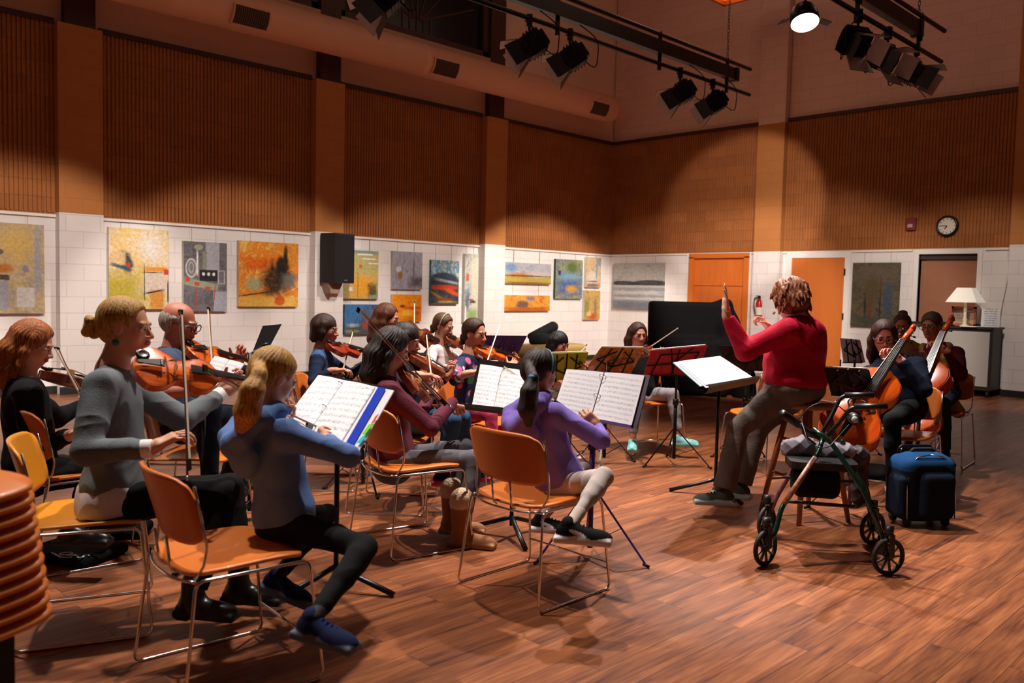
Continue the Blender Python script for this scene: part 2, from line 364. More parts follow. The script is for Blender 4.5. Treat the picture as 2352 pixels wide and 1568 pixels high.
# high dark windows of the left wall, between the posts
glassm = M('night_glass', (6, 7, 8), .3, spec=.3)
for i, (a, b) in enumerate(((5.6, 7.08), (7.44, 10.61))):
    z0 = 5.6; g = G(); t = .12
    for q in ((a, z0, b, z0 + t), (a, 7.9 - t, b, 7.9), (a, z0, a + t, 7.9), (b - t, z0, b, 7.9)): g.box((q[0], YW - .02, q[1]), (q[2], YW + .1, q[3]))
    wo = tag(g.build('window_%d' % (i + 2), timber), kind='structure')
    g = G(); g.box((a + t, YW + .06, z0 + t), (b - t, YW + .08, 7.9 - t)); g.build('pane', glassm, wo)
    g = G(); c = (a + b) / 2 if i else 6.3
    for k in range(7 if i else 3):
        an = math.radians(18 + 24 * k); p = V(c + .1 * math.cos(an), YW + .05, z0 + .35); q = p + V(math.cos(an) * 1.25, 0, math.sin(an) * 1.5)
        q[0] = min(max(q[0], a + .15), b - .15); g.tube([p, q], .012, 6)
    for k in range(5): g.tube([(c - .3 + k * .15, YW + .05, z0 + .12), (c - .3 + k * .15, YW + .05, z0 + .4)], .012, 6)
    g.build('reflected_rafter', M('reflection_bar', (95, 60, 38), .6), wo)  # tubes stand in for roof rafters reflected in the dark glass
    g = G(); g.box((a - .1, YW - .09, z0 - .06), (b + .1, YW + .03, z0)); g.build('sill', M('beige_sill', (190, 150, 120), .7), wo)

# ---------------- paintings ----------------
def painting_mat(name, w, h, base, shapes, seed=0, nvar=.25, ns=4.5, nst=(1, 1, 1)):
    """paint on canvas: base tones broken by brushy noise, then soft-edged or hard-edged strokes.
    shapes = (kind 'e'|'b', cx, cy, rx, ry, colour, edge, wobble[, rotation deg])   in 0..1 across and up"""
    m, N, L, b = newmat(name)
    tc = N.new('ShaderNodeTexCoord'); sp = N.new('ShaderNodeSeparateXYZ'); L.new(tc.outputs['Object'], sp.inputs[0])
    u = Mmath(N, L, 'MULTIPLY_ADD', sp.outputs[0], 1 / w, .5); v = Mmath(N, L, 'MULTIPLY_ADD', sp.outputs[1], 1 / h, .5)
    mp = N.new('ShaderNodeMapping'); mp.inputs['Location'].default_value = (seed * 3.3, seed * 1.7, seed); mp.inputs['Scale'].default_value = nst; L.new(tc.outputs['Object'], mp.inputs[0])
    n1 = N.new('ShaderNodeTexNoise'); n1.inputs['Scale'].default_value = ns; n1.inputs['Detail'].default_value = 6; n1.inputs['Roughness'].default_value = .65; n1.inputs['Distortion'].default_value = 1.2; L.new(mp.outputs[0], n1.inputs[0])
    n2 = N.new('ShaderNodeTexNoise'); n2.inputs['Scale'].default_value = 14; n2.inputs['Detail'].default_value = 5; n2.inputs['Distortion'].default_value = 1.5; L.new(mp.outputs[0], n2.inputs[0])
    r = N.new('ShaderNodeValToRGB'); k = len(base)
    while len(r.color_ramp.elements) < k: r.color_ramp.elements.new(.5)
    for i, c in enumerate(base): r.color_ramp.elements[i].position = .37 + .26 * i / max(1, k - 1); r.color_ramp.elements[i].color = lin(c)
    L.new(n1.outputs[0], r.inputs[0]); col = r.outputs[0]
    w1 = Mmath(N, L, 'SUBTRACT', n1.outputs[0], .5); w2 = Mmath(N, L, 'SUBTRACT', n2.outputs[0], .5)
    for sh in shapes:
        kind, cx, cy, rx, ry, c, edge, wob = sh[:8]; ang = math.radians(sh[8]) if len(sh) > 8 else 0
        du = Mmath(N, L, 'SUBTRACT', u, cx); dv = Mmath(N, L, 'SUBTRACT', v, cy)
        if ang:
            a = Mmath(N, L, 'MULTIPLY_ADD', du, math.cos(ang), Mmath(N, L, 'MULTIPLY', dv, math.sin(ang) * h / w))
            bb = Mmath(N, L, 'MULTIPLY_ADD', dv, math.cos(ang), Mmath(N, L, 'MULTIPLY', du, -math.sin(ang) * w / h)); du, dv = a, bb
        a = Mmath(N, L, 'ABSOLUTE', Mmath(N, L, 'DIVIDE', du, rx)); bb = Mmath(N, L, 'ABSOLUTE', Mmath(N, L, 'DIVIDE', dv, ry))
        if kind == 'e': d = Mmath(N, L, 'SQRT', Mmath(N, L, 'MULTIPLY_ADD', a, a, Mmath(N, L, 'MULTIPLY', bb, bb)))
        else: d = Mmath(N, L, 'MAXIMUM', a, bb)
        d = Mmath(N, L, 'MULTIPLY_ADD', w1 if edge > .25 else w2, wob * 4, d)
        mr = N.new('ShaderNodeMapRange'); mr.inputs[1].default_value = 1 + edge; mr.inputs[2].default_value = 1 - edge; L.new(d, mr.inputs[0])
        fac = Mmath(N, L, 'MULTIPLY', mr.outputs[0], Mmath(N, L, 'MULTIPLY_ADD', n2.outputs[0], .5, .68)) if wob else mr.outputs[0]
        n_ = N.new('ShaderNodeClamp'); L.new(fac, n_.inputs[0]); col = mixc(N, L, n_.outputs[0], col, lin(c))
    n3 = N.new('ShaderNodeTexNoise'); n3.inputs['Scale'].default_value = 26; n3.inputs['Detail'].default_value = 6; n3.inputs['Roughness'].default_value = .7; L.new(mp.outputs[0], n3.inputs[0])
    br_ = N.new('ShaderNodeMapRange'); br_.inputs[1].default_value = .3; br_.inputs[2].default_value = .7; br_.inputs[3].default_value = .68; br_.inputs[4].default_value = 1.12; L.new(n3.outputs[0], br_.inputs[0])
    hs_ = N.new('ShaderNodeHueSaturation'); L.new(col, hs_.inputs['Color']); L.new(br_.outputs[0], hs_.inputs['Value']); col = hs_.outputs[0]
    L.new(col, b.inputs['Base Color']); b.inputs['Roughness'].default_value = .5; b.inputs['Specular IOR Level'].default_value = .3
    bp = N.new('ShaderNodeBump'); bp.inputs['Strength'].default_value = .2; bp.inputs['Distance'].default_value = .003; L.new(n2.outputs[0], bp.inputs['Height']); L.new(bp.outputs[0], b.inputs['Normal'])
    return m
OR, YE, WH, BK, RD, GY, BL, GN, CR = (236, 140, 30), (226, 186, 70), (232, 228, 220), (30, 26, 24), (200, 62, 28), (128, 122, 124), (58, 110, 160), (150, 160, 110), (238, 214, 160)
wire = M('hanging_wire', (120, 112, 106), .5, metal=.6)
def painting(wall, u0, v0, u1, v1, label, mat_args, edge=(205, 196, 184), depth=.045, wires=True):
    Pf = (lambda u, v: Yp(u, v, YW - .06)) if wall == 'L' else (lambda u, v: Xp(u, v, XW - .06))
    um, vm = (u0 + u1) / 2, (v0 + v1) / 2
    if wall == 'L': w = Pf(u1, vm)[0] - Pf(u0, vm)[0]
    else: w = Pf(u0, vm)[1] - Pf(u1, vm)[1]
    h = Pf(um, v0)[2] - Pf(um, v1)[2]; c = Pf(um, vm)
    if wall == 'L': c[0] = (Pf(u1, vm)[0] + Pf(u0, vm)[0]) / 2; R = np.stack([V(1, 0, 0), UP, V(0, -1, 0)], 1)
    else: c[1] = (Pf(u1, vm)[1] + Pf(u0, vm)[1]) / 2; R = np.stack([V(0, -1, 0), UP, V(-1, 0, 0)], 1)
    e = empty('painting', c, label, 'painting', 'paintings hung along the white block walls', R)
    g = G(); g.box((-w / 2, -h / 2, -.05), (w / 2, h / 2, -.001)); g.build('stretcher', M('canvas_edge_%d_%d_%d' % edge, edge, .8), e)
    g = G(); g.quad((-w / 2, -h / 2, 0), (w / 2, -h / 2, 0), (w / 2, h / 2, 0), (-w / 2, h / 2, 0)); g.build('canvas', painting_mat('paint_' + label[:18], w, h, *mat_args), e)
    if wires:
        top = ZT - .02 - c[2]
        for s in (-.28, .28): g = G(); g.tube([(s * w, h / 2 - .02, -.055), (s * w, top, -.055)], .0022, 5); g.build('hanging_wire', wire, e)
    return e
mm = {}
painting('L', -60, 512, 102, 720, 'large pale grey and ochre abstract painting cut by the left edge', ([(196, 184, 166), (206, 176, 116), (170, 160, 150), (198, 168, 112)], [
    ('e', .6, .78, .35, .22, (214, 178, 100), .5, .25), ('b', .9, .6, .05, .35, (168, 164, 170), .3, .2), ('e', .38, .5, .16, .05, (192, 110, 30), .3, .15), ('b', .4, .2, .07, .16, (158, 160, 172), .12, .05), ('b', .72, .18, .13, .11, (216, 212, 206), .06, .04),
    ('b', .42, .4, .07, .03, (60, 52, 48), .2, .3), ('e', .72, .5, .05, .04, (138, 136, 160), .2, .1), ('e', .35, .68, .06, .03, (90, 80, 84), .2, .1)], 1))
painting('L', 250, 525, 387, 710, 'yellow and white abstract painting behind the blonde woman', ([(236, 186, 90), (232, 220, 196), (238, 196, 110), (236, 214, 170)], [
    ('b', .13, .18, .4, .28, (186, 168, 40), .5, .3), ('e', .28, .58, .1, .14, (40, 34, 34), .3, .4, 20), ('b', .14, .62, .13, .08, (226, 190, 140), .15, .1), ('b', .2, .52, .16, .02, (40, 90, 110), .3, .3, -15), ('e', .32, .54, .04, .03, RD, .2, .2),
    ('b', .78, .36, .2, .17, (222, 206, 190), .08, .05), ('b', .78, .5, .2, .03, (236, 150, 40), .15, .1), ('b', .585, .34, .008, .2, BK, .3, .3), ('b', .78, .46, .2, .006, BK, .4, .5), ('b', .97, .47, .05, .035, RD, .1, .05), ('b', .99, .22, .012, .13, BK, .2, .1),
    ('b', .8, .12, .12, .12, (214, 140, 40), .2, .1), ('e', .7, .78, .2, .16, (234, 226, 216), .6, .3), ('b', .75, .22, .14, .01, BK, .4, .5, 12)], 2))
painting('L', 422, 556, 521, 715, 'grey still life painting with white line drawn bottle and red squares', ([(104, 100, 104), (120, 116, 120), (92, 88, 92)], [
    ('b', .66, .8, .16, .2, (178, 180, 188), .06, .03), ('b', .48, .74, .05, .13, (142, 146, 128), .08, .02), ('e', .34, .92, .1, .04, (168, 168, 144), .1, .05), ('b', .31, .7, .02, .17, WH, .15, .03), ('e', .17, .62, .13, .14, (206, 202, 200), .05, .02), ('e', .17, .62, .105, .115, (118, 114, 116), .05, .02),
    ('e', .17, .63, .06, .08, (186, 180, 178), .07, .02), ('e', .17, .63, .045, .062, (120, 112, 114), .07, .02), ('b', .58, .52, .22, .08, (26, 24, 26), .04, .02), ('e', .45, .54, .035, .025, WH, .2, .05), ('e', .57, .54, .035, .025, WH, .2, .05), ('e', .69, .54, .035, .025, WH, .2, .05),
    ('b', .87, .5, .09, .1, (186, 184, 186), .06, .03), ('b', .87, .5, .06, .085, (112, 108, 112), .06, .03), ('b', .38, .39, .42, .05, (156, 158, 134), .08, .04, -10), ('b', .09, .45, .05, .025, RD, .1, .03), ('b', .3, .395, .055, .025, RD, .1, .03, -8), ('b', .55, .335, .055, .022, RD, .1, .03, -12),
    ('b', .28, .16, .012, .18, (180, 70, 50), .2, .05), ('b', .84, .14, .16, .15, (166, 168, 178), .06, .05), ('b', .7, .2, .01, .2, (170, 60, 50), .2, .05, -6)], 3, .1))
painting('L', 548, 556, 685, 704, 'orange abstract painting with a black tangle left of the wall speaker', ([(236, 168, 66), (232, 132, 30), (238, 196, 104)], [
    ('b', .3, .66, .3, .1, (226, 106, 16), .4, .3), ('e', .25, .35, .14, .1, (176, 176, 130), .3, .25), ('e', .62, .42, .24, .26, (44, 40, 38), .35, .4), ('e', .72, .62, .1, .16, (34, 32, 32), .3, .35), ('e', .78, .82, .035, .13, (30, 28, 28), .3, .3),
    ('b', .85, .4, .12, .1, (120, 112, 104), .4, .5), ('b', .5, .06, .5, .09, (238, 190, 90), .3, .2), ('e', .68, .1, .09, .08, (210, 84, 20), .12, .2), ('b', .3, .2, .3, .01, (70, 60, 54), .4, .6, 8), ('e', .93, .7, .06, .1, (232, 150, 50), .3, .2)], 4))
painting('L', 790, 575, 869, 686, 'yellow green abstract painting partly behind the wall speaker', ([(198, 176, 96), (176, 172, 120), (218, 178, 76)], [
    ('b', .5, .97, .5, .04, (130, 150, 140), .3, .2), ('b', .6, .92, .22, .018, WH, .1, .15), ('b', .72, .83, .2, .015, WH, .1, .15), ('b', .85, .74, .15, .014, WH, .1, .15), ('e', .48, .67, .05, .045, (214, 100, 44), .15, .1), ('b', .55, .25, .3, .22, (232, 160, 40), .5, .3), ('b', .83, .15, .12, .14, (90, 80, 50), .4, .6), ('b', .9, .05, .14, .03, (120, 160, 160), .2, .2), ('b', .2, .2, .05, .04, WH, .05, .02), ('b', .4, .3, .008, .3, (120, 90, 60), .3, .2)], 5))
painting('L', 902, 578, 970, 664, 'small grey lilac painting with a brown vase shape', ([(142, 140, 152), (168, 166, 176), (120, 116, 124)], [
    ('e', .25, .38, .08, .12, (150, 104, 40), .3, .3), ('e', .2, .52, .08, .07, (214, 204, 206), .3, .2), ('b', .8, .2, .2, .13, (74, 70, 74), .5, .6), ('b', .7, .5, .03, .3, (104, 100, 106), .5, .3)], 6, .2, 5, (3, .7, 1)))
painting('L', 990, 598, 1054, 698, 'painting of a dark mountain above red slopes', ([(196, 204, 208), (40, 130, 160), (220, 214, 190)], [
    ('b', .5, .28, .6, .3, (40, 34, 32), .12, .12), ('e', .45, .58, .5, .14, (50, 54, 70), .15, .1), ('b', .6, .52, .4, .03, (150, 160, 170), .4, .4, -8), ('e', .5, .38, .5, .06, (190, 60, 24), .3, .35), ('e', .75, .28, .3, .05, (206, 74, 26), .3, .3, -20), ('e', .2, .2, .3, .03, (150, 110, 40), .4, .4, -25), ('e', .5, .1, .3, .04, (130, 60, 28), .4, .4), ('e', .6, .05, .35, .02, (150, 140, 60), .4, .4)], 7), (52, 96, 110))
painting('L', 1067, 583, 1098, 740, 'tall narrow pale blue abstract painting beside the block pier', ([(150, 170, 178), (206, 200, 184), (120, 150, 160)], [
    ('b', .8, .5, .28, .45, (214, 208, 184), .15, .1), ('b', .2, .66, .1, .05, (196, 90, 40), .4, .4), ('b', .45, .33, .25, .012, (180, 50, 34), .3, .3), ('b', .6, .3, .2, .02, BK, .3, .4), ('b', .2, .3, .14, .12, (90, 110, 130), .4, .3), ('b', .6, .1, .35, .09, (140, 170, 100), .4, .3)], 8))
painting('L', 1160, 604, 1266, 652, 'long narrow landscape painting with a grey sky, upper of the two', ([(172, 172, 180), (190, 188, 190), (150, 160, 176)], [
    ('b', .5, .2, .6, .2, (184, 166, 60), .2, .15), ('e', .35, .4, .3, .12, (200, 130, 40), .4, .3), ('e', .7, .45, .24, .14, (206, 190, 176), .4, .3), ('b', .5, .38, .5, .03, (80, 74, 60), .4, .6), ('e', .12, .75, .12, .2, (110, 150, 190), .5, .2), ('b', .5, .04, .5, .05, (150, 96, 40), .3, .2)], 9))
painting('L', 1158, 678, 1263, 714, 'long narrow orange landscape painting, lower of the two', ([(224, 140, 40), (230, 168, 70), (200, 100, 26)], [
    ('e', .38, .4, .14, .26, (96, 80, 80), .3, .4), ('b', .5, .1, .5, .14, (176, 92, 24), .4, .3), ('e', .56, .8, .08, .14, (132, 124, 140), .4, .4), ('e', .15, .5, .12, .2, (206, 150, 60), .4, .3)], 10))
painting('L', 1276, 596, 1338, 686, 'blue and green mottled abstract painting with a dark green frame', ([(110, 140, 130), (170, 160, 90), (70, 100, 130), (150, 160, 140)], [
    ('e', .5, .55, .34, .14, (120, 160, 180), .5, .4), ('b', .5, .3, .36, .16, (60, 90, 150), .5, .6), ('e', .6, .25, .2, .1, (200, 150, 60), .4, .5), ('e', .6, .8, .2, .14, (90, 110, 50), .5, .4), ('b', .14, .65, .05, .06, (26, 50, 110), .3, .2)], 11, .2, 9), (46, 70, 52))
painting('L', 1346, 591, 1380, 660, 'small peach and grey painting, upper of the pair by the corner', ([(206, 160, 104), (214, 184, 140), (150, 144, 140)], [
    ('e', .45, .3, .4, .2, (218, 206, 190), .4, .2), ('b', .72, .6, .05, .3, (110, 150, 176), .2, .1), ('b', .85, .85, .14, .14, (150, 150, 150), .3, .2), ('b', .5, .2, .3, .02, (160, 60, 40), .3, .7), ('e', .5, .07, .4, .06, (120, 110, 104), .4, .4)], 12))
painting('L', 1342, 667, 1378, 734, 'small ochre painting, lower of the pair by the corner', ([(206, 150, 70), (196, 170, 100), (190, 110, 40)], [
    ('b', .15, .4, .14, .3, (140, 140, 70), .4, .3), ('b', .7, .4, .07, .3, (130, 120, 100), .5, .4), ('e', .5, .12, .3, .1, (196, 80, 36), .4, .3), ('e', .3, .2, .16, .08, (230, 190, 120), .4, .3)], 13))
painting('L', 791, 699, 869, 767, 'blue painting of a ruined castle below the yellow green one', ([(40, 100, 156), (70, 124, 170), (50, 80, 130)], [
    ('b', .6, .15, .6, .16, (70, 84, 80), .4, .4), ('b', .56, .5, .07, .3, (96, 84, 88), .15, .2), ('b', .68, .52, .05, .34, (110, 92, 90), .15, .2), ('b', .84, .5, .035, .32, (150, 110, 116), .2, .2), ('e', .62, .3, .1, .14, (170, 70, 50), .4, .4), ('e', .25, .3, .16, .06, (176, 180, 186), .5, .4), ('e', .2, .1, .2, .05, (150, 146, 80), .4, .4)], 14), (22, 44, 60))
painting('L', 901, 676, 968, 738, 'small bright orange landscape painting behind the brown haired woman', ([(238, 140, 14), (240, 156, 24), (232, 120, 10)], [
    ('e', .35, .56, .1, .05, (70, 30, 14), .3, .4), ('b', .7, .5, .3, .05, (206, 70, 14), .4, .4), ('e', .45, .3, .16, .14, (246, 190, 60), .5, .3), ('b', .7, .1, .3, .1, (206, 110, 16), .5, .3), ('e', .85, .3, .1, .12, (196, 80, 30), .4, .4)], 15))
painting('B', 1409, 604, 1527, 709, 'grey seascape painting with a dark headland on the back wall', ([(160, 158, 154), (176, 172, 162), (146, 144, 142)], [
    ('b', .5, .25, .6, .27, (150, 150, 152), .06, .03), ('b', .5, .35, .5, .04, (196, 194, 192), .4, .5), ('b', .5, .22, .5, .03, (196, 194, 194), .4, .6), ('e', .2, .54, .28, .07, (52, 54, 56), .1, .08), ('e', .72, .55, .36, .08, (54, 56, 58), .1, .08), ('b', .5, .07, .6, .09, (110, 116, 128), .5, .4), ('b', .5, .49, .6, .025, (186, 184, 182), .2, .1)], 16))
painting('B', 1956, 603, 2064, 751, 'dark brown and slate abstract painting beside the plain orange door', ([(92, 78, 54), (70, 66, 54), (104, 88, 60), (60, 60, 58)], [
    ('b', .42, .3, .03, .28, (110, 54, 26), .4, .3), ('e', .5, .8, .4, .14, (96, 86, 70), .5, .3), ('e', .78, .4, .1, .3, (60, 74, 92), .4, .4), ('b', .3, .35, .02, .2, (36, 32, 28), .4, .3), ('b', .62, .4, .015, .3, (34, 32, 28), .4, .3), ('e', .45, .6, .2, .2, (84, 70, 48), .4, .3), ('b', .5, .1, .4, .06, (66, 72, 60), .5, .5)], 17), (80, 74, 60))

# ---------------- things on the walls ----------------
R3L = np.stack([V(1, 0, 0), UP, V(0, -1, 0)], 1); R3B = np.stack([V(0, -1, 0), UP, V(-1, 0, 0)], 1)   # x right along the wall, y up, z out of the wall
a = Yp(736, 650, YW - .16); c = Yp(770, 593, YW - .35); e = empty('wall_speaker', (7.22, YW - .16, c[2]), 'black loudspeaker on a bracket on the block pier', 'speaker', R=R3L)
hh = (Yp(770, 536, YW - .35)[2] - Yp(770, 650, YW - .35)[2]) / 2
g = G(); g.prism([(-.19, .05), (-.12, .36), (.22, .36), (.24, .05)], -hh, hh, np.array([[1, 0, 0], [0, 0, 1], [0, 1, 0]])); g.build('cabinet', M('speaker_box', (30, 27, 26), .6), e, bevel=.008)
g = G(); g.box((-.115, -hh + .02, .358), (.215, hh - .02, .37)); g.build('grille', M('speaker_cloth', (16, 15, 15), .95, bump=.3, bs=400), e, bevel=.005)
g = G(); g.box((.03, -hh + .035, .37), (.09, -hh + .055, .374)); g.build('badge', M('silver', (200, 200, 205), .3, metal=1), e)
g = G(); g.prism([(-.15, -hh), (.12, -hh), (.03, -hh - .16), (-.09, -hh - .16)], .0, .2); g.build('bracket', M('bracket_tan', (156, 124, 108), .6), e)
# clock
c = Xp(2177, 519, XW - .03); e = empty('wall_clock', c, 'round white wall clock with a black rim', 'clock', R=R3B)
g = G(); g.lathe([(0, -.0), (.165, 0), (.165, .03), (.15, .05), (.13, .045), (.13, .03), (0, .03)], 40); g.build('rim', blackp, e, True)
g = G(); g.lathe([(0, .03), (.131, .03), (.131, .034), (0, .034)], 40); g.build('face', M('clock_face', (226, 220, 200), .6), e)
g = G()
for k in range(12): t = k * math.pi / 6; g.bar((.1 * math.sin(t), .1 * math.cos(t), .037), (.12 * math.sin(t), .12 * math.cos(t), .037), .01, .004, V(0, 0, 1))
g.bar((0, 0, .04), (-.035, -.05, .04), .012, .004, V(0, 0, 1)); g.bar((0, 0, .042), (-.095, .005, .042), .008, .004, V(0, 0, 1)); g.build('hands', blackm, e)
c = Xp(2094, 515, XW - .03); e = empty('fire_alarm', c, 'small red fire alarm strobe on the ribbed wall', 'alarm', R=R3B)
g = G(); g.box((-.075, -.1, -.01), (.075, .1, .05)); g.build('housing', M('alarm_red', (120, 22, 26), .5), e, bevel=.01)
g = G(); g.box((-.04, -.06, .05), (.04, -.0, .08)); g.build('strobe', M('strobe', (190, 150, 150), .3), e, bevel=.01)
c = Xp(1744, 698, XW - .2); e = empty('fire_extinguisher', c, 'red fire extinguisher hung on the block pier behind the conductor', 'extinguisher', R=R3B)
g = G(); g.lathe([(0, -.27), (.055, -.27), (.06, -.25), (.06, .02), (.045, .07), (.02, .09), (.02, .11), (0, .11)], 20, R=np.array([[1, 0, 0], [0, 0, 1], [0, -1, 0]])); g.build('cylinder', M('ext_red', (170, 20, 26), .3), e, True)
g = G(); g.box((-.02, .1, -.02), (.02, .14, .02)); g.box((-.06, .14, -.012), (.02, .155, .012)); g.box((-.05, .12, -.01), (.0, .13, .01)); g.build('valve', blackp, e)
g = G(); g.tube(fillet([(-.01, .12, 0), (-.1, .12, 0), (-.11, -.05, 0), (-.07, -.2, 0)], .05), .009, 8); g.build('hose', blackm, e, True)
g = G(); g.lathe([(0.0605, -.2), (.0615, -.2), (.0615, -.06), (.0605, -.06)], 20, R=np.array([[1, 0, 0], [0, 0, 1], [0, -1, 0]])); g.build('label_band', M('ext_label', (220, 214, 200), .5), e)

# ---------------- duct ----------------
e = empty('air_duct', (10.5, 11.0, 5.115), 'fat round plaster coloured air duct along the left wall', 'duct')
ductm = M('duct_paint', (222, 170, 140), .55); g = G(); r0 = .262
Rx = np.array([[0, 0, 1], [1, 0, 0], [0, 1, 0]], float)
g.lathe([(0, -12), (r0, -12), (r0, -6.0), (r0 + .008, -5.99), (r0 + .008, -5.9), (r0, -5.89), (r0, -1.9), (r0 + .008, -1.89), (r0 + .008, -1.8), (r0, -1.79), (r0, 2.95), (r0 * .9, 3.1), (r0 * .6, 3.22), (0, 3.27)], 36, R=Rx); g.build('pipe', ductm, e, True)
for u, v in ((575, 55), (1022, 170), (1375, 262)):
    p = Yp(u, v, 10.80); x = p[0] - 10.5; g = G(); P = []
    a0, a1 = math.radians(178), math.radians(236)   # lower front quarter of the pipe
    Pq = lambda xx, a, rr: (xx, rr * math.cos(a), rr * math.sin(a))
    for k in range(9): a = a0 + (a1 - a0) * k / 8; P.append([Pq(x - .25, a, r0 + .004), Pq(x + .25, a, r0 + .004)])
    g.grid(P); vt = g.build('vent', M('vent_dark', (62, 42, 34), .7), e); g = G()
    for k in range(17): xx = x - .24 + .03 * k; g.tube([Pq(xx, a0 + (a1 - a0) * j / 6, r0 + .012) for j in range(7)], .004, 5)
    g.build('louvre', M('vent_slat', (120, 88, 72), .5), vt); g = G()
    for s in (-1, 1): g.tube([Pq(x + s * .26, a0 + (a1 - a0) * j / 8, r0 + .012) for j in range(9)], .014, 6)
    for a in (a0, a1): g.tube([Pq(x - .26, a, r0 + .012), Pq(x + .26, a, r0 + .012)], .014, 6)
    g.build('vent_frame', ductm, vt)

# ---------------- stage light rails ----------------
railm = M('rail_black', (20, 17, 16), .35, metal=.5); ZL = 4.3
def rail(yc, x0, x1, ztop, label, hangers, beamx):
    e = empty('lighting_rail', (x1, yc, ZL), label, 'lighting rail', 'lighting rails hung from the roof'); L0 = x0 - x1
    g = G(); g.tube([(L0, 0, 0), (0, 0, 0)], .026, 12); g.build('lower_pipe', railm, e, True)
    dy, dz = ztop
    g = G(); g.tube([(L0, dy, dz), (0.0, dy, dz)], .026, 12); g.build('upper_pipe', railm, e, True)
    g = G(); g.box((L0, dy * .5 - .045, dz * .5 - .06), (beamx, dy * .5 + .045, dz * .5 + .1)); b = g.build('power_raceway', M('raceway', (17, 14, 13), .4), e)
    g = G(); g.box((beamx - .02, dy * .5 - .06, dz * .5 - .07), (beamx + .06, dy * .5 + .06, dz * .5 + .11)); g.build('end_cap', blackp, b)
    for x in hangers:
        g = G(); g.bar((x, 0, -.08), (x, 0, dz * .5), .035, .035, V(1, 0, 0)); g.bar((x, dy, dz + .03), (x, dy, dz * .5 - .1), .035, .035, V(1, 0, 0)); g.bar((x, 0, dz * .5), (x, dy, dz * .5), .03, .03); g.build('hanger', railm, e)
    return e
rail(6.42, 0.5, 11.06, (-.0, .36), 'nearer left lighting rail with its long black raceway', (-4.1, -2.2, -.62), -.45)
ra2 = rail(3.80, 4.5, 10.98, (-.02, .36), 'right lighting rail ending above the cellists', (-2.4, -.75), -.85)
def chain(p, z1, label):
    e = tag(empty('hanging_chain', p), label, 'chain', 'chains holding the lighting rails'); g = G(); z = 0; k = 0
    while p[2] + z < z1:
        a = V(.012, 0, 0) if k % 2 else V(0, .012, 0); g.tube([V(0, 0, z) + a, V(0, 0, z + .05) + a, V(0, 0, z + .05) - a, V(0, 0, z) - a], .004, 4, closed=True); z += .045; k += 1
    g.build('links', railm, e)
chain(V(10.44, 6.42, ZL + .38), ZC, 'chain above the end of the nearer left rail'); chain(V(10.2, 3.80, ZL + .38), ZC, 'chain above the end of the right rail')

lensm = M('lamp_lens', (255, 244, 236), .2, emit=60); flapm = M('barn_door', (24, 21, 20), .42, metal=.3); flapin = M('barn_door_glare', (200, 192, 188), .5)  # inner flap faces coloured pale to imitate glare from the lens
def fresnel():
    """theatre lantern: clamp, yoke, finned body, lens and four barn doors; beam along +x, hangs below the origin"""
    e = empty('stage_light', (0, 0, 0), 'x', 'stage light', 'stage lights clamped under the rails')
    g = G(); g.box((-.03, -.03, -.09), (.03, .03, .04)); g.tube([(-.05, 0, -.03), (.05, 0, -.03)], .008, 6); g.build('clamp', railm, e)
    g = G(); g.tube(fillet([(0, -.14, -.34), (0, -.14, -.13), (0, .14, -.13), (0, .14, -.34)], .02), .009, 6); g.tube([(0, 0, -.13), (0, 0, -.05)], .014, 8); g.build('yoke', railm, e)
    b = empty('housing', (0, 0, 0)); b.parent = e; b.matrix_world = mat4(np.eye(3), (0, 0, -.30))
    for k in ('x',):
        g = G(); g.prism(rrect(.22, .24, .03), -.16, .06, np.array([[0, 0, 1], [1, 0, 0], [0, 1, 0]]))
        for i in range(4): g.box((-.13 + i * .04, -.125, -.13), (-.12 + i * .04, .125, .135))
        g.prism(rrect(.15, .17, .03), -.21, -.16, np.array([[0, 0, 1], [1, 0, 0], [0, 1, 0]])); bo = g.build('body', railm, b)
        g = G(); g.lathe([(.105, .055), (.105, .075), (.09, .075)], 24, R=Rx); g.build('lens_ring', railm, b, True)
        g = G(); g.lathe([(0, .066), (.05, .064), (.09, .058)], 24, R=Rx); g.build('lens', lensm, b, True)
        for s, ax in ((1, 'z'), (-1, 'z'), (1, 'y'), (-1, 'y')):
            g = G(); w0, w1, l = .115, .15 if ax == 'z' else .12, .17; sp = .07
            if ax == 'z': P = [(.075, -w0, s * .115), (.075, w0, s * .115), (.075 + l, w1, s * (.115 + sp)), (.075 + l, -w1, s * (.115 + sp))]; off = V(0, 0, s * .003)
            else: off = V(0, s * .003, 0); P = [(.075, s * .115, -w0), (.075, s * .115, w0), (.075 + l, s * (.115 + sp), w1), (.075 + l, s * (.115 + sp), -w1)]
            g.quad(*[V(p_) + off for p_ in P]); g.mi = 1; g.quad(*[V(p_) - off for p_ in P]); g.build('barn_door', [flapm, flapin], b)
    return e
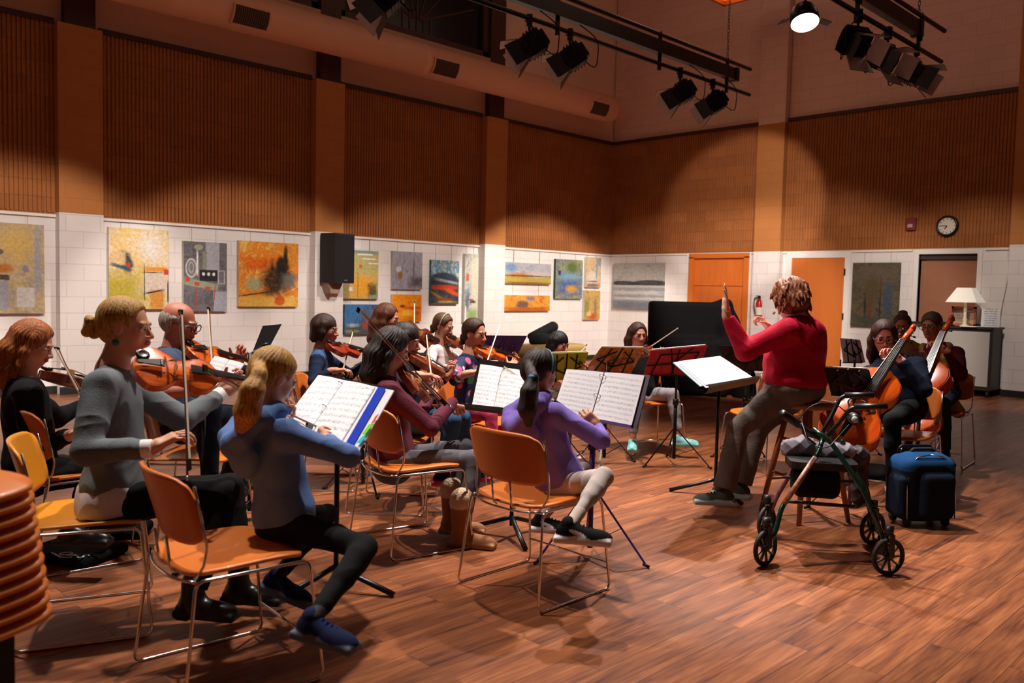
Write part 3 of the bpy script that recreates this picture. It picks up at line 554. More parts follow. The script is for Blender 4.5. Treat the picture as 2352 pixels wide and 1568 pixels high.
# the lamp light itself sits in front of each lens
fp = None
def stage_light(x, y, yaw, pitch, label, power=0, ang=50, roll=0, tilt_extra=0, blend=.5, col=(1, .92, .84)):
    global fp
    if fp is None: fp = fresnel(); e = fp
    else: e = copy_tree(fp)
    cy, sy = math.cos(math.radians(yaw)), math.sin(math.radians(yaw))
    e.matrix_world = mat4(np.array([[cy, -sy, 0], [sy, cy, 0], [0, 0, 1]]), (x, y, ZL)); e['label'] = label
    hb = [c for c in e.children if c.name.startswith('housing')][0]; p = math.radians(pitch)
    hb.matrix_local = mat4(np.array([[math.cos(p), 0, math.sin(p)], [0, 1, 0], [-math.sin(p), 0, math.cos(p)]]), (0, 0, -.30))
    d = V(cy * math.cos(p), sy * math.cos(p), -math.sin(p)); o = V(x, y, ZL - .30) + d * .3
    if power: spot('lamp', o, o + d, power, ang, blend, col)
    g = G(); g.tube(fillet([V(-.16, .0, -.3), V(-.3, .05, -.42), V(-.32, .1, -.1), V(-.1, .12, .05)], .12), .006, 6); g.build('cable', blackm, e, True)
    return e
for x, yaw, pitch, lab in ((4.62, 140, 45, 'stage light nearest the viewer, cut by the top of the picture'), (6.52, 138, 35, 'first complete stage light on the left rail'), (7.17, 134, 36, 'second stage light on the left rail'), (9.32, 130, 34, 'third stage light on the left rail, left of the last'), (10.09, 132, 34, 'last stage light near the end of the left rail')):
    stage_light(x, 6.42, yaw, pitch, lab, 0)
for x, yaw, pitch, lab in ((8.61, -115, 36, 'brightly lit stage light on the right rail'), (9.37, -100, 30, 'middle stage light of three on the right rail'), (10.2, -78, 30, 'stage light at the end of the right rail, above the cellists')):
    stage_light(x, 3.8, yaw, pitch, lab, 0)


# ---------------- sculpting: signed distances blended on a grid, then meshed (surface nets) ----------------
class Clay:
    def __init__(s, res): s.res = res; s.ops = []; s.mi = 0; s.k = .02
    def _n(s, bb, fn, k, mode=0): s.ops.append((V(bb[0]), V(bb[1]), fn, s.k if k is None else k, s.mi, mode)); return s
    def cone(s, a, b, ra, rb, k=None, mode=0):
        a = V(a); b = V(b); ab = b - a; l2 = max(1e-9, ab @ ab)
        def fn(P):
            t = np.clip((P @ ab - a @ ab) / l2, 0, 1); d = P - a - t[..., None] * ab
            return np.sqrt((d * d).sum(-1)) - (ra + (rb - ra) * t)
        r = max(ra, rb); return s._n((np.minimum(a, b) - r, np.maximum(a, b) + r), fn, k, mode)
    def chain(s, pts, rs, k=None):
        for i in range(len(pts) - 1): s.cone(pts[i], pts[i + 1], rs[i], rs[i + 1], k)
        return s
    def ell(s, c, r, R=None, k=None, mode=0):
        c = V(c); r = V(r); R = np.eye(3) if R is None else R
        def fn(P):
            q = (P - c) @ R; k0 = np.sqrt(((q / r) ** 2).sum(-1)); k1 = np.sqrt(((q / r ** 2) ** 2).sum(-1)); return np.where(k1 > 1e-9, k0 * (k0 - 1) / np.maximum(k1, 1e-9), -min(r))
        h = np.sqrt(((R * r) ** 2).sum(1)); return s._n((c - h, c + h), fn, k, mode)
    def rbox(s, c, h, rad, R=None, k=None, mode=0):
        c = V(c); h = V(h); R = np.eye(3) if R is None else R
        def fn(P):
            q = np.abs((P - c) @ R) - (h - rad); return np.sqrt((np.maximum(q, 0) ** 2).sum(-1)) + np.minimum(q.max(-1), 0) - rad
        e = np.abs(R) @ h; return s._n((c - e, c + e), fn, k, mode)
    def cut(s, p, n, reach=.12):
        """take away what lies beyond the plane at p, within reach"""
        p = V(p); n = unit(n)
        def fn(P): q = P - p; dn = q @ n; r = np.sqrt(np.maximum((q * q).sum(-1) - dn * dn, 0)); return np.maximum(-dn, np.maximum(r - reach, dn - reach))
        return s._n((p - reach * 1.5, p + reach * 1.5), fn, .004, 1)
    def mesh(s, name, mats, parent=None, fold=0, fs=22, fdir=None, smooth=True, relax=1):
        lo = np.min([o[0] for o in s.ops if o[5] == 0], 0) - .03; hi = np.max([o[1] for o in s.ops if o[5] == 0], 0) + .03
        res = s.res; n = np.ceil((hi - lo) / res).astype(int) + 1
        F = np.full(n, .05, np.float32); I = np.zeros(n, np.uint8)
        for a, b, fn, k, mi, mode in s.ops:
            m = .03 + k; i0 = np.clip(np.floor((a - m - lo) / res).astype(int), 0, n - 1); i1 = np.clip(np.ceil((b + m - lo) / res).astype(int) + 1, 1, n)
            if (i1 <= i0).any(): continue
            ax = [lo[j] + res * np.arange(i0[j], i1[j]) for j in range(3)]
            P = np.stack(np.meshgrid(*ax, indexing='ij'), -1); d = fn(P).astype(np.float32)
            sl = tuple(slice(i0[j], i1[j]) for j in range(3)); f = F[sl]
            if mode == 0:
                h = np.maximum(k - np.abs(f - d), 0) / max(k, 1e-6); I[sl] = np.where(d < f, mi, I[sl]); F[sl] = np.minimum(f, d) - h * h * k * .25
            elif mode == 2: I[sl] = np.where(d < 0, mi, I[sl])     # only colours
            else: h = np.maximum(k - np.abs(f + d), 0) / max(k, 1e-6); F[sl] = np.maximum(f, -d) + h * h * k * .25
        ins = F < 0; c = [ins[i:n[0] - 1 + i, j:n[1] - 1 + j, l:n[2] - 1 + l] for i in (0, 1) for j in (0, 1) for l in (0, 1)]
        tot = sum(x.astype(np.uint8) for x in c); act = (tot > 0) & (tot < 8); idx = np.argwhere(act)
        if not len(idx): raise RuntimeError('empty clay ' + name)
        vid = -np.ones(act.shape, np.int64); vid[act] = np.arange(len(idx))
        acc = np.zeros((len(idx), 3)); cnt = np.zeros(len(idx))
        E = []
        for ax_ in range(3):
            u = np.eye(3, dtype=int)[ax_]; o1 = [np.eye(3, dtype=int)[q] for q in range(3) if q != ax_]
            for p in (0, 1):
                for q in (0, 1):
                    b0 = o1[0] * p + o1[1] * q; A = idx + b0; B = A + u
                    fa = F[A[:, 0], A[:, 1], A[:, 2]]; fb = F[B[:, 0], B[:, 1], B[:, 2]]; x = (fa < 0) != (fb < 0)
                    t = np.where(x, fa / np.where(x, fa - fb, 1), 0); pt = (b0 + t[:, None] * u); acc += pt * x[:, None]; cnt += x
        vs = lo + res * (idx + acc / cnt[:, None])
        quads = []
        for ax_ in range(3):
            u = np.eye(3, dtype=int)[ax_]; a1, a2 = [np.eye(3, dtype=int)[(ax_ + 1) % 3], np.eye(3, dtype=int)[(ax_ + 2) % 3]]
            lo_i = a1 + a2; sh = np.array(F.shape) - u
            A = ins[tuple(slice(lo_i[j], F.shape[j] - u[j] - lo_i[j]) for j in range(3))]; B = ins[tuple(slice(lo_i[j] + u[j], F.shape[j] - lo_i[j]) for j in range(3))]
            for s_, msk in ((0, A & ~B), (1, ~A & B)):
                e = np.argwhere(msk) + lo_i; q = [e - a1 - a2, e - a2, e, e - a1]; q = [vid[w_[:, 0], w_[:, 1], w_[:, 2]] for w_ in q]
                if s_: q = q[::-1]
                quads.append(np.stack(q, 1))
        Q = np.concatenate(quads); Q = Q[(Q >= 0).all(1)]
        if relax:
            for _ in range(relax):
                sm = np.zeros_like(vs); ct = np.zeros(len(vs))
                for j in range(4): np.add.at(sm, Q[:, j], vs[Q[:, (j + 1) % 4]]); np.add.at(ct, Q[:, j], 1)
                vs = vs * .5 + .5 * sm / np.maximum(ct, 1)[:, None]
        if fold:
            a, b, c2, d2 = vs[Q[:, 0]], vs[Q[:, 1]], vs[Q[:, 2]], vs[Q[:, 3]]; fnm = np.cross(c2 - a, d2 - b); vn = np.zeros_like(vs)
            for j in range(4): np.add.at(vn, Q[:, j], fnm)
            vn /= np.maximum(np.linalg.norm(vn, axis=1), 1e-9)[:, None]; x, y, z = (vs * fs).T
            if callable(fdir): disp = fdir(vs)
            else:
                wx = np.sin(y * 1.1 + 1.3 * np.sin(z * .7)) * 1.2; wz = np.sin(x * .9 + y * .5) * 1.4
                rd = lambda t: 1 - 2 * np.abs(np.sin(t)) ** .7
                disp = rd(.5 * z + .45 * x + wx * .7 + wz * .6) * .55 + rd(.8 * z - .7 * y + wx) * .35 + np.sin(1.7 * x + 2.3 * y + wz) * .2
            vs = vs + vn * (disp * fold)[:, None]
        cell = idx[Q[:, 0]]; mid = I[cell[:, 0], cell[:, 1], cell[:, 2]]
        me = bpy.data.meshes.new(name); me.vertices.add(len(vs)); me.vertices.foreach_set('co', vs.astype(np.float32).ravel())
        me.loops.add(len(Q) * 4); me.loops.foreach_set('vertex_index', Q.astype(np.int32).ravel()); me.polygons.add(len(Q))
        me.polygons.foreach_set('loop_start', np.arange(len(Q), dtype=np.int32) * 4)
        for m in (mats if isinstance(mats, (list, tuple)) else [mats]): me.materials.append(m)
        me.polygons.foreach_set('material_index', np.minimum(mid, len(me.materials) - 1).astype(np.int32)); me.polygons.foreach_set('use_smooth', [smooth] * len(Q))
        me.update(calc_edges=True); me.validate()
        o = bpy.data.objects.new(name, me); COL.objects.link(o)
        if parent is not None: o.parent = parent; o.matrix_parent_inverse = parent.matrix_world.inverted()
        return o
def wput(g, name, mat, parent, smooth=True, **k):
    o = g.build(name, mat, None, smooth, **k); o.parent = parent; o.matrix_parent_inverse = parent.matrix_world.inverted(); return o

# ---------------- people ----------------
eyew = M('eye_white', (214, 205, 198), .3); lipm = M('lips', (168, 92, 82), .45)
def skin(tone): return M('skin_%d_%d_%d' % tone, tone, .5, bump=.04, bs=300, var=.05, vs=12)
def hairmat(c, nm):
    name = 'hair_' + nm
    if name in MATS: return MATS[name]
    m, N, L, b = newmat(name); tc = N.new('ShaderNodeTexCoord'); mp = N.new('ShaderNodeMapping'); mp.inputs['Scale'].default_value = (230, 230, 14); L.new(tc.outputs['Object'], mp.inputs[0])
    n = N.new('ShaderNodeTexNoise'); n.inputs['Scale'].default_value = 1; n.inputs['Detail'].default_value = 4; n.inputs['Distortion'].default_value = .6; L.new(mp.outputs[0], n.inputs[0])
    r = N.new('ShaderNodeValToRGB'); e = r.color_ramp.elements; k = lin(c); e[0].position = .34; e[1].position = .68
    e[0].color = tuple(x * .42 for x in k[:3]) + (1,); e[1].color = tuple(min(1, x * 1.5) for x in k[:3]) + (1,); L.new(n.outputs[0], r.inputs[0]); L.new(r.outputs[0], b.inputs['Base Color'])
    bp = N.new('ShaderNodeBump'); bp.inputs['Strength'].default_value = .6; bp.inputs['Distance'].default_value = .004; L.new(n.outputs[0], bp.inputs['Height']); L.new(bp.outputs[0], b.inputs['Normal'])
    b.inputs['Roughness'].default_value = .55; b.inputs['Specular IOR Level'].default_value = .35; MATS[name] = m; return m
def cloth(nm, c, bump=.25, bs=220, rough=.9, var=.08, vs=14): return M('cloth_' + nm, c, rough, bump=bump, bs=bs, var=var, vs=vs, spec=.15)

def solve(par, u, v, L, s):
    """the point on the pixel's ray at distance L from par; s>0 the farther one, s<0 the nearer"""
    r = ray(u, v); q = par - EYE; a = r @ r; b = r @ q; t0 = b / a; h2 = L * L - (q - r * t0) @ (q - r * t0)
    t = t0 + (math.sqrt(h2 / a) if h2 > 0 else 0) * (1 if s > 0 else -1 if s < 0 else 0)
    p = EYE + r * t; return par + unit(p - par) * min(L * 1.08, max(L * (.7 if s == 0 else .9), np.linalg.norm(p - par)))

def headframe(azd, el, roll=0):
    f = az(azd, el); l = unit(np.cross(UP, f)); u = np.cross(f, l)
    if roll: c, s = math.cos(math.radians(roll)), math.sin(math.radians(roll)); l, u = l * c + u * s, u * c - l * s
    return np.stack([f, l, u], 1)
def build_head(c, C, R, h, brow=True):
    P = lambda f, l, u: C + R @ (V(f, l, u) * h)
    c.mi = 0
    c.ell(P(-.08, 0, .12), V(.41, .33, .38) * h, R, .03); c.ell(P(.10, 0, -.13), V(.27, .255, .34) * h, R, .03 * h / .22)
    for s in (-1, 1): c.cone(P(-.02, s * .2, -.2), P(.2, s * .07, -.41), .08 * h, .075 * h, .02); c.ell(P(.23, s * .14, -.1), V(.1, .1, .1) * h, R, .02)
    c.ell(P(.26, 0, -.42), V(.09, .1, .075) * h, R, .015)
    for s in (-1, 1): c.ell(P(.42, s * .135, .0), V(.07, .085, .05) * h, R, .012, 1)
    c.cone(P(.33, -.15, .085), P(.33, .15, .085), .045 * h, .045 * h, .01)
    c.cone(P(.355, 0, .03), P(.455, 0, -.125), .028 * h, .045 * h, .008)
    for s in (-1, 1): c.ell(P(.41, s * .045, -.14), V(.045, .035, .03) * h, R, .005)
    c.cone(P(.33, 0, -.2), P(.3, 0, -.33), .09 * h, .09 * h, .012)
    c.mi = 1
    for s in (-1, 1): c.ell(P(.295, s * .135, .0), V(.075, .08, .06) * h, R, .002)
    c.mi = 2
    for s in (-1, 1): c.ell(P(.368, s * .13, -.008), V(.016, .03, .03) * h, R, .001)
    c.mi = 0
    for s in (-1, 1): c.cone(P(.345, s * .06, .032), P(.33, s * .2, .025), .022 * h, .018 * h, .002)
    c.mi = 3
    c.ell(P(.4, 0, -.232), V(.04, .1, .018) * h, R, .003); c.ell(P(.395, 0, -.268), V(.04, .085, .023) * h, R, .003)
    if brow:
        c.mi = 4
        for s in (-1, 1): c.cone(P(.378, s * .06, .098), P(.345, s * .2, .105), .021 * h, .015 * h, .002)
    c.mi = 0
    for s in (-1, 1): c.ell(P(-.03, s * .335, -.03), V(.075, .03, .12) * h, R, .008); c.ell(P(-.0, s * .37, -.02), V(.04, .02, .07) * h, R, .006, 1)

def build_hand(c, W, d, n, side, sc=1., curls=(35, 40, 45, 50), thumb=25, spread=4):
    """side +1 right hand, -1 left; d wrist->knuckles, n out of the palm; each finger three bones bent by its curl"""
    d = unit(d); n = unit(V(n) - d * (V(n) @ d)); t = np.cross(d, n) * side; R = np.stack([d, t, n], 1); W = V(W); c.mi = 0
    c.cone(W - d * .03 * sc, W + d * .02 * sc, .026 * sc, .027 * sc, .015)
    c.rbox(W + d * .052 * sc, V(.042, .038, .014) * sc, .012 * sc, R, .012)
    c.ell(W + (d * .035 + t * .026 + n * .008) * sc, V(.034, .018, .018) * sc, R, .01)
    for i, (off, Ls, back) in enumerate(((.03, (.04, .026, .02), .0), (.0105, (.044, .029, .021), .004), (-.0105, (.041, .027, .02), .0), (-.03, (.032, .021, .018), -.008))):
        base = W + (d * (.088 + back) + t * off) * sc; sp = math.radians(spread * (1.5 - i)); dd = unit(d * math.cos(sp) + t * math.sin(sp)); a = math.radians(curls[i]) * .6; p = base; r = .0088 - .0006 * (i == 3)
        for j, L_ in enumerate(Ls):
            v = dd * math.cos(a) + n * math.sin(a); q = p + v * L_ * sc; c.cone(p, q, r * sc, (r - .0009) * sc, .0025); r -= .0009; p = q; a += math.radians(curls[i]) * (1.1 if j == 0 else .7)
    p = W + (d * .03 + t * .034 + n * .006) * sc; v = unit(d * .72 + t * .62 + n * math.sin(math.radians(thumb))); q = p + v * .042 * sc; c.cone(p, q, .0125 * sc, .0105 * sc, .008)
    v2 = unit(v + n * math.sin(math.radians(thumb)) * .8 - t * .25); c.cone(q, q + v2 * .032 * sc, .0105 * sc, .008 * sc, .003)

def strand_fold(C, R, amp_f, wob=1.):
    def fn(vs):
        q = (vs - C) @ R; th = np.arctan2(q[:, 1], q[:, 0] + .02); r = np.sqrt(q[:, 1] ** 2 + q[:, 0] ** 2)
        return (np.sin(th * 34 + np.sin(q[:, 2] * 40 * wob) * 1.3) * .5 + np.sin(th * 71 + q[:, 2] * 55 * wob) * .3 + np.sin(th * 13 + q[:, 2] * 30 * wob) * .5) * np.clip(r / .05, 0, 1)
    return fn
def hair(par, C, R, h, style, mat, res, sh=None, name='hair', tail=None):
    c = Clay(res); P = lambda f, l, u: C + R @ (V(f, l, u) * h); k = .02
    down = -UP * h
    if style != 'bald': c.ell(P(-.09, 0, .15), V(.445, .375, .41) * h, R, .01)
    wob = 1
    if style == 'bun':
        c.ell(P(-.2, 0, -.05), V(.3, .3, .3) * h, R, k)
        c.cut(P(-.1, 0, -.3), R @ V(.2, 0, -1), .15)
        for q, r_ in (((-.62, .0, -.06), .13), ((-.7, .04, -.16), .1), ((-.6, -.08, .04), .1), ((-.66, .0, .06), .09), ((-.55, 0, -.16), .11)): c.ell(P(*q), V(r_, r_, r_) * h, R, .006)
    elif style == 'topbun':
        c.ell(P(-.2, 0, -.05), V(.28, .3, .28) * h, R, k); c.ell(P(-.35, 0, .5), V(.16, .2, .15) * h, R, .01)
    elif style == 'ponytail':
        c.ell(P(-.18, 0, -.02), V(.32, .32, .3) * h, R, k)
        pts = [Dp(*q[:3]) for q in tail]; c.chain([P(-.4, 0, .1)] + pts, [.12 * h] + [q[3] for q in tail], .012)
        tl = [(pts[i], pts[i + 1], tail[i][3]) for i in range(1, len(pts) - 1)]
    elif style == 'lowtail':
        c.ell(P(-.18, 0, -.08), V(.3, .3, .3) * h, R, k); b = P(-.5, 0, -.2); c.chain([P(-.4, 0, -.1), b, b + down * .5, b + down * .9], [.12 * h, .09 * h, .1 * h, .03 * h], .01)
    elif style in ('long', 'longwave'):
        wob = 1 if style == 'long' else 1.6
        for l_ in (-1, 1):
            c.chain([P(-.02, l_ * .3, .15), P(-.04, l_ * .36, -.2), P(-.06, l_ * .38, -.45) + down * .1, P(-.08, l_ * .36, -.5) + down * .45], [.1 * h, .1 * h, .1 * h, .05 * h], .02)
            c.chain([P(-.3, l_ * .22, .1), P(-.36, l_ * .28, -.3), P(-.36, l_ * .28, -.5) + down * .3, P(-.34, l_ * .26, -.5) + down * .75], [.16 * h, .17 * h, .17 * h, .05 * h], .03)
        c.chain([P(-.4, 0, .1), P(-.46, 0, -.35), P(-.46, 0, -.5) + down * .4, P(-.42, 0, -.5) + down * .85], [.16 * h, .18 * h, .2 * h, .06 * h], .03)
    elif style == 'bob':
        for l_ in (-1, 1):
            c.chain([P(.02, l_ * .3, .2), P(.02, l_ * .35, -.1), P(0, l_ * .35, -.36)], [.1 * h, .1 * h, .07 * h], .02)
            c.chain([P(-.25, l_ * .25, .1), P(-.28, l_ * .27, -.36)], [.17 * h, .14 * h], .03)
        c.chain([P(-.36, 0, .1), P(-.4, 0, -.36)], [.18 * h, .14 * h], .03)
    elif style == 'short':
        c.ell(P(-.22, 0, -.08), V(.27, .3, .28) * h, R, k)
    elif style == 'shaggy':
        wob = 2.2
        c.ell(P(-.12, 0, .12), V(.5, .44, .46) * h, R, k); c.ell(P(-.2, 0, -.12), V(.42, .42, .34) * h, R, k)
        rg = random.Random(4)
        for i in range(46):
            a = rg.uniform(.9, 2 * math.pi - .9); u = rg.uniform(-.4, .42); rr = .5 * math.sqrt(max(.1, 1 - ((u - .05) / .6) ** 2)); q = P(-.12 + math.cos(a) * rr * .98, math.sin(a) * rr * .9, u); q2 = q + R @ (V(math.cos(a) * .06, math.sin(a) * .06, -.16) * h); c.cone(q, q2, .055 * h, .02 * h, .006)
    elif style == 'bald':
        c.ell(P(-.1, 0, .03), V(.425, .362, .37) * h, R, .01); c.cut(P(-.1, 0, .27), R @ V(.25, 0, 1), .2)
        for s in (-1, 1): c.cone(P(.0, s * .31, .12), P(.02, s * .32, -.04), .05 * h, .03 * h, .01)
    # open the face
    ft = {'bob': .05, 'bobbang': .05}.get(style, .14)
    if style == 'bob': c.rbox(P(.55, 0, -.42), V(.42, .25, .52) * h, .08 * h, R, .01, 1)
    elif style in ('bun', 'ponytail', 'topbun', 'lowtail'): c.ell(P(.50, 0, -.03), V(.43, .42, .47) * h, R, .012, 1)
    elif style == 'bald': c.ell(P(.45, 0, .1), V(.46, .4, .6) * h, R, .01, 1)
    elif style in ('long', 'longwave'): c.ell(P(.51, 0, -.06), V(.43, .305, .47) * h, R, .012, 1)
    else: c.ell(P(.52, 0, -.13), V(.44, .40, .46) * h, R, .012, 1)
    if style in ('bun', 'ponytail', 'short', 'topbun', 'lowtail', 'bald', 'shaggy'): 
        for s in (-1, 1): c.ell(P(.06, s * .38, -.1), V(.17, .12, .2) * h, R, .01, 1)
        c.cut(P(-.1, 0, -.36 if style != 'shaggy' else -.6), R @ V(.35, 0, -1), .2 if style != 'ponytail' else .13)
    return c.mesh(name, mat, par, fold=.0016 if style not in ('shaggy', 'longwave') else .0035, fdir=strand_fold(C, R, 0, wob), relax=1)

def glasses(par, C, R, h, mat, r=.11):
    g = G(); P = lambda f, l, u: C + R @ (V(f, l, u) * h)
    for s in (-1, 1):
        g.tube([P(.435, s * .15 + r * 1.15 * math.cos(t), -.02 + r * .8 * math.sin(t)) for t in np.linspace(0, 2 * math.pi, 17)[:-1]],   .0026, 6, closed=True)
        g.tube([P(.435, s * (.15 + r * 1.15), .0), P(.40, s * .34, .02), P(-.03, s * .36, .02)],   .0026, 6)
    g.tube([P(.435, -.04, .0), P(.45, 0, .015), P(.435, .04, .0)],   .0026, 6); return wput(g, 'glasses', mat, par)

def shoe(par, A, toe, mats, sc=1., kind='sneaker', name='shoe', sole_z=None, pitch=0):
    """A = ankle joint; toe = heading of the toes"""
    f = unit(toe); l = unit(np.cross(UP, f)); u = np.cross(f, l); R = np.stack([f, l, u], 1); z = .085 * sc
    P = lambda a, b, c_: A + R @ (V(a, b, c_) * sc); c = Clay(.0032)
    c.mi = 1; c.rbox(P(.055, 0, -.070), V(.135, .044, .016) * sc, .012 * sc, R, .003)
    if kind == 'heelboot': c.rbox(P(-.045, 0, -.07), V(.028, .03, .03) * sc, .008, R, .004)
    c.mi = 0; c.ell(P(.11, 0, -.05), V(.08, .041, .034) * sc, R, .02); c.ell(P(-.01, 0, -.035), V(.06, .037, .045) * sc, R, .02); c.cone(P(0, 0, -.03), P(.08, 0, -.05), .038 * sc, .034 * sc, .02)
    if kind in ('boot', 'heelboot'): top = .165 if kind == 'boot' else .06; c.cone(P(-.005, 0, -.04), P(-.01, 0, top), .05 * sc, (.064 if kind == 'boot' else .043) * sc, .02)
    else: c.cone(P(-.01, 0, -.03), P(-.012, 0, .0), .038 * sc, .036 * sc, .01)
    if kind == 'boot': c.mi = 2; c.cone(P(-.01, 0, .16), P(-.01, 0, .175), .068 * sc, .066 * sc, .004)
    if kind == 'clog':
        c.mi = 2
        for a, b in ((.1, .02), (.1, -.02), (.13, .025), (.13, -.025), (.14, 0), (.08, 0)): c.ell(P(a, b, -.022), V(.006, .006, .02) * sc, R, .001, 2)
    if kind == 'swoosh':
        c.mi = 2; c.ell(P(.04, -.04, -.035), V(.05, .012, .009) * sc, R @ np.array([[math.cos(.35), 0, math.sin(.35)], [0, 1, 0], [-math.sin(.35), 0, math.cos(.35)]]), .001, 2)
    c.mi = 1; c.rbox(P(.05, 0, -.1), V(.3, .2, .1 - .058 + (.012 if kind == 'swoosh' else 0)) * sc if kind != 'swoosh' else V(.3, .2, .046) * sc, .001, R, .001, 2)
    o = c.mesh(name, mats, par)
    if kind in ('sneaker', 'swoosh'):
        g = G()
        for k in range(4): a = .035 + .02 * k; g.tube([P(a, -.026, -.014 - .28 * (a - .035)), P(a + .004, 0, .005 - .28 * (a - .035)), P(a, .026, -.014 - .28 * (a - .035))], .0038, 5)
        g.build('laces', mats[3] if len(mats) > 3 else mats[1], o)
    return o

def person(label, S_, head, look, hip, fac, neck, arms, legs, tone, style, hcol, top, pants, shoes=None, res=.0055, bulk=1., hh=.225, roll=0, glass=None, cuff=None, belly=0, collar=None, extra=None, hres=None, tail=None, acc=None, skirt=None, hgt=None, leglen=1, sleeve_end=1.0, shoulder=.165, faceres=None):
    hipp = Dp(*hip); N_ = solve(hipp, neck[0], neck[1], .50 * S_, neck[2])
    base = V(hipp[0], hipp[1], 0)
    e = empty('person', base, label, 'person', 'players of the string orchestra' if 'conductor' not in label else None)
    h = hh * (hgt or S_ ** .45); HC = solve(N_, head[0], head[1], .19 * S_ ** .7, head[2]); Rh = headframe(look[0], look[1], roll)
    f = az(fac); a = unit(N_ - hipp); l = unit(np.cross(UP, f)); l = unit(l - a * (l @ a)); f2 = np.cross(l, a); RT = np.stack([f2, l, a], 1)
    J = {}
    for k, s in (('R', -1), ('L', 1)):
        J['sh' + k] = N_ - a * .055 * S_ + l * s * shoulder * S_ * (1 + (bulk - 1) * .5); J['hp' + k] = hipp + l * s * .088 * S_
        A = arms.get(k)
        if A:
            J['el' + k] = solve(J['sh' + k], A['el'][0], A['el'][1], .275 * S_, A['el'][2]); J['wr' + k] = solve(J['el' + k], A['wr'][0], A['wr'][1], .245 * S_, A['wr'][2])
        Lg = legs.get(k)
        if Lg:
            J['kn' + k] = solve(J['hp' + k], Lg['kn'][0], Lg['kn'][1], .42 * S_ * leglen, Lg['kn'][2]); J['an' + k] = solve(J['kn' + k], Lg['an'][0], Lg['an'][1], .40 * S_ * leglen, Lg['an'][2])
            if J['an' + k][2] < .082 * S_: J['an' + k][2] = .086 * S_
    sk = skin(tone); hm = hairmat(hcol, '%d_%d_%d' % hcol)
    c = Clay(faceres or min(res, .0046)); build_head(c, HC, Rh, h)
    c.cone(HC - Rh[:, 2] * .2 * h - Rh[:, 0] * .06 * h, N_ + a * .01, .235 * h, .25 * h, .02); c.cone(N_, hipp, .06 * S_, .07 * S_, .04)
    for k, s in (('R', 1), ('L', -1)):
        if 'el' + k in J:
            c.chain([N_ - a * .03, J['sh' + k], J['el' + k], J['wr' + k]], [.045 * S_, .04 * S_, .034 * S_, .024 * S_], .02)
            A = arms[k]; hd = A.get('hd'); wr = J['wr' + k]
            if hd is None: hd = unit(wr - J['el' + k])
            elif len(hd) == 2: hd = unit(solve(wr, hd[0], hd[1], .1, A.get('hs', 0)) - wr)
            build_hand(c, wr + hd * .012, hd, A.get('n', -UP), s, S_ ** .6 * A.get('sc', 1), A.get('curl', (35, 42, 48, 52)), A.get('th', 25), A.get('spread', 4))
            J['hd' + k] = hd
        if 'kn' + k in J and (shoes and shoes.get('bare')): c.chain([J['hp' + k], J['kn' + k], J['an' + k] + UP * .0, J['an' + k] + az(legs[k]['toe']) * .1 - UP * .05], [.05, .045 * S_, .033 * S_, .025], .02)
    body = c.mesh('body', [sk, eyew, M('iris', (52, 36, 28), .2), lipm, hm], e)
    hair(e, HC, Rh, h, style, hm, hres or max(.0045, res), tail=tail)
    if glass: glasses(e, HC, Rh, h, glass)
    # upper garment
    tm = top['mat']; c = Clay(res * 1.5); B = bulk; P = lambda x, y, z: hipp + RT @ V(x, y, z) * S_; TL = np.linalg.norm(N_ - hipp) / S_
    c.ell(P(.0, 0, TL * .72), V(.112 * B, .155 * (1 + (B - 1) * .6), .185) * S_, RT, .05); c.ell(P(.01 + belly * .5, 0, TL * .38), V(.105 * B + belly, .14 * B, .18) * S_, RT, .06); c.ell(P(.0, 0, TL * .10), V(.125 * B, .165 * B, .13) * S_, RT, .06)
    for k, s in (('R', -1), ('L', 1)):
        c.cone(N_ - a * .035, J['sh' + k], .055 * S_ * B ** .5, .064 * S_ * B ** .5, .04)
    c.mi = top.get('sleeve', 0)
    for k, s in (('R', -1), ('L', 1)):
        if 'el' + k in J:
            w_ = top.get('w', 1.) * B ** .4; E_ = J['el' + k]; W_ = J['wr' + k]; W2 = E_ + (W_ - E_) * top.get('len', .97)
            if top.get('len', .97) > .2: c.chain([J['sh' + k], E_, W2], [.062 * S_ * w_, .05 * S_ * w_, .035 * S_ * w_], .015); c.cut(W2, W_ - E_, .07)
            else: W2 = J['sh' + k] + (E_ - J['sh' + k]) * .75; c.chain([J['sh' + k], W2], [.064 * S_, .058 * S_], .015); c.cut(W2, E_ - J['sh' + k], .09)
        else: E2 = J['sh' + k] - a * .25 * S_; c.cone(J['sh' + k], E2, .062 * S_, .05 * S_, .015)
    c.mi = 0
    c.ell(N_ + a * .055 + f2 * .02, V(.062, .062, .05) * h / .225 * top.get('neck', 1), RT, .008, 1)
    if top.get('hood'):
        q = lambda x, y, z: N_ + RT @ V(x, y, z) * S_
        c.chain([q(.08, .05, .05), q(.0, .11, .06), q(-.09, .13, .03), q(-.16, .075, -.03), q(-.185, 0, -.065), q(-.16, -.075, -.03), q(-.09, -.13, .03), q(.0, -.11, .06), q(.08, -.05, .05)], [.022, .032, .04, .044, .044, .044, .04, .032, .022], .012)
        c.ell(q(-.14, 0, -.12), V(.06, .12, .10) * S_, RT, .025); c.cone(q(-.1, 0, -.05), q(-.13, 0, -.14), .09 * S_, .05 * S_, .02)
    c.cut(hipp - a * top.get('drop', .1) * S_, -a, .35)
    o = c.mesh(top.get('name', 'sweater'), tm if isinstance(tm, list) else [tm], e, fold=.0055, fs=20)
    if cuff:
        for k in ('R', 'L'):
            if 'el' + k in J:
                W_ = J['wr' + k]; d_ = unit(W_ - J['el' + k]); c = Clay(.005); c.cone(W_ - d_ * .03, W_ + d_ * .012, .037, .036, .002); c.cut(W_ + d_ * .012, d_, .06); c.mesh('cuff', cuff, e)
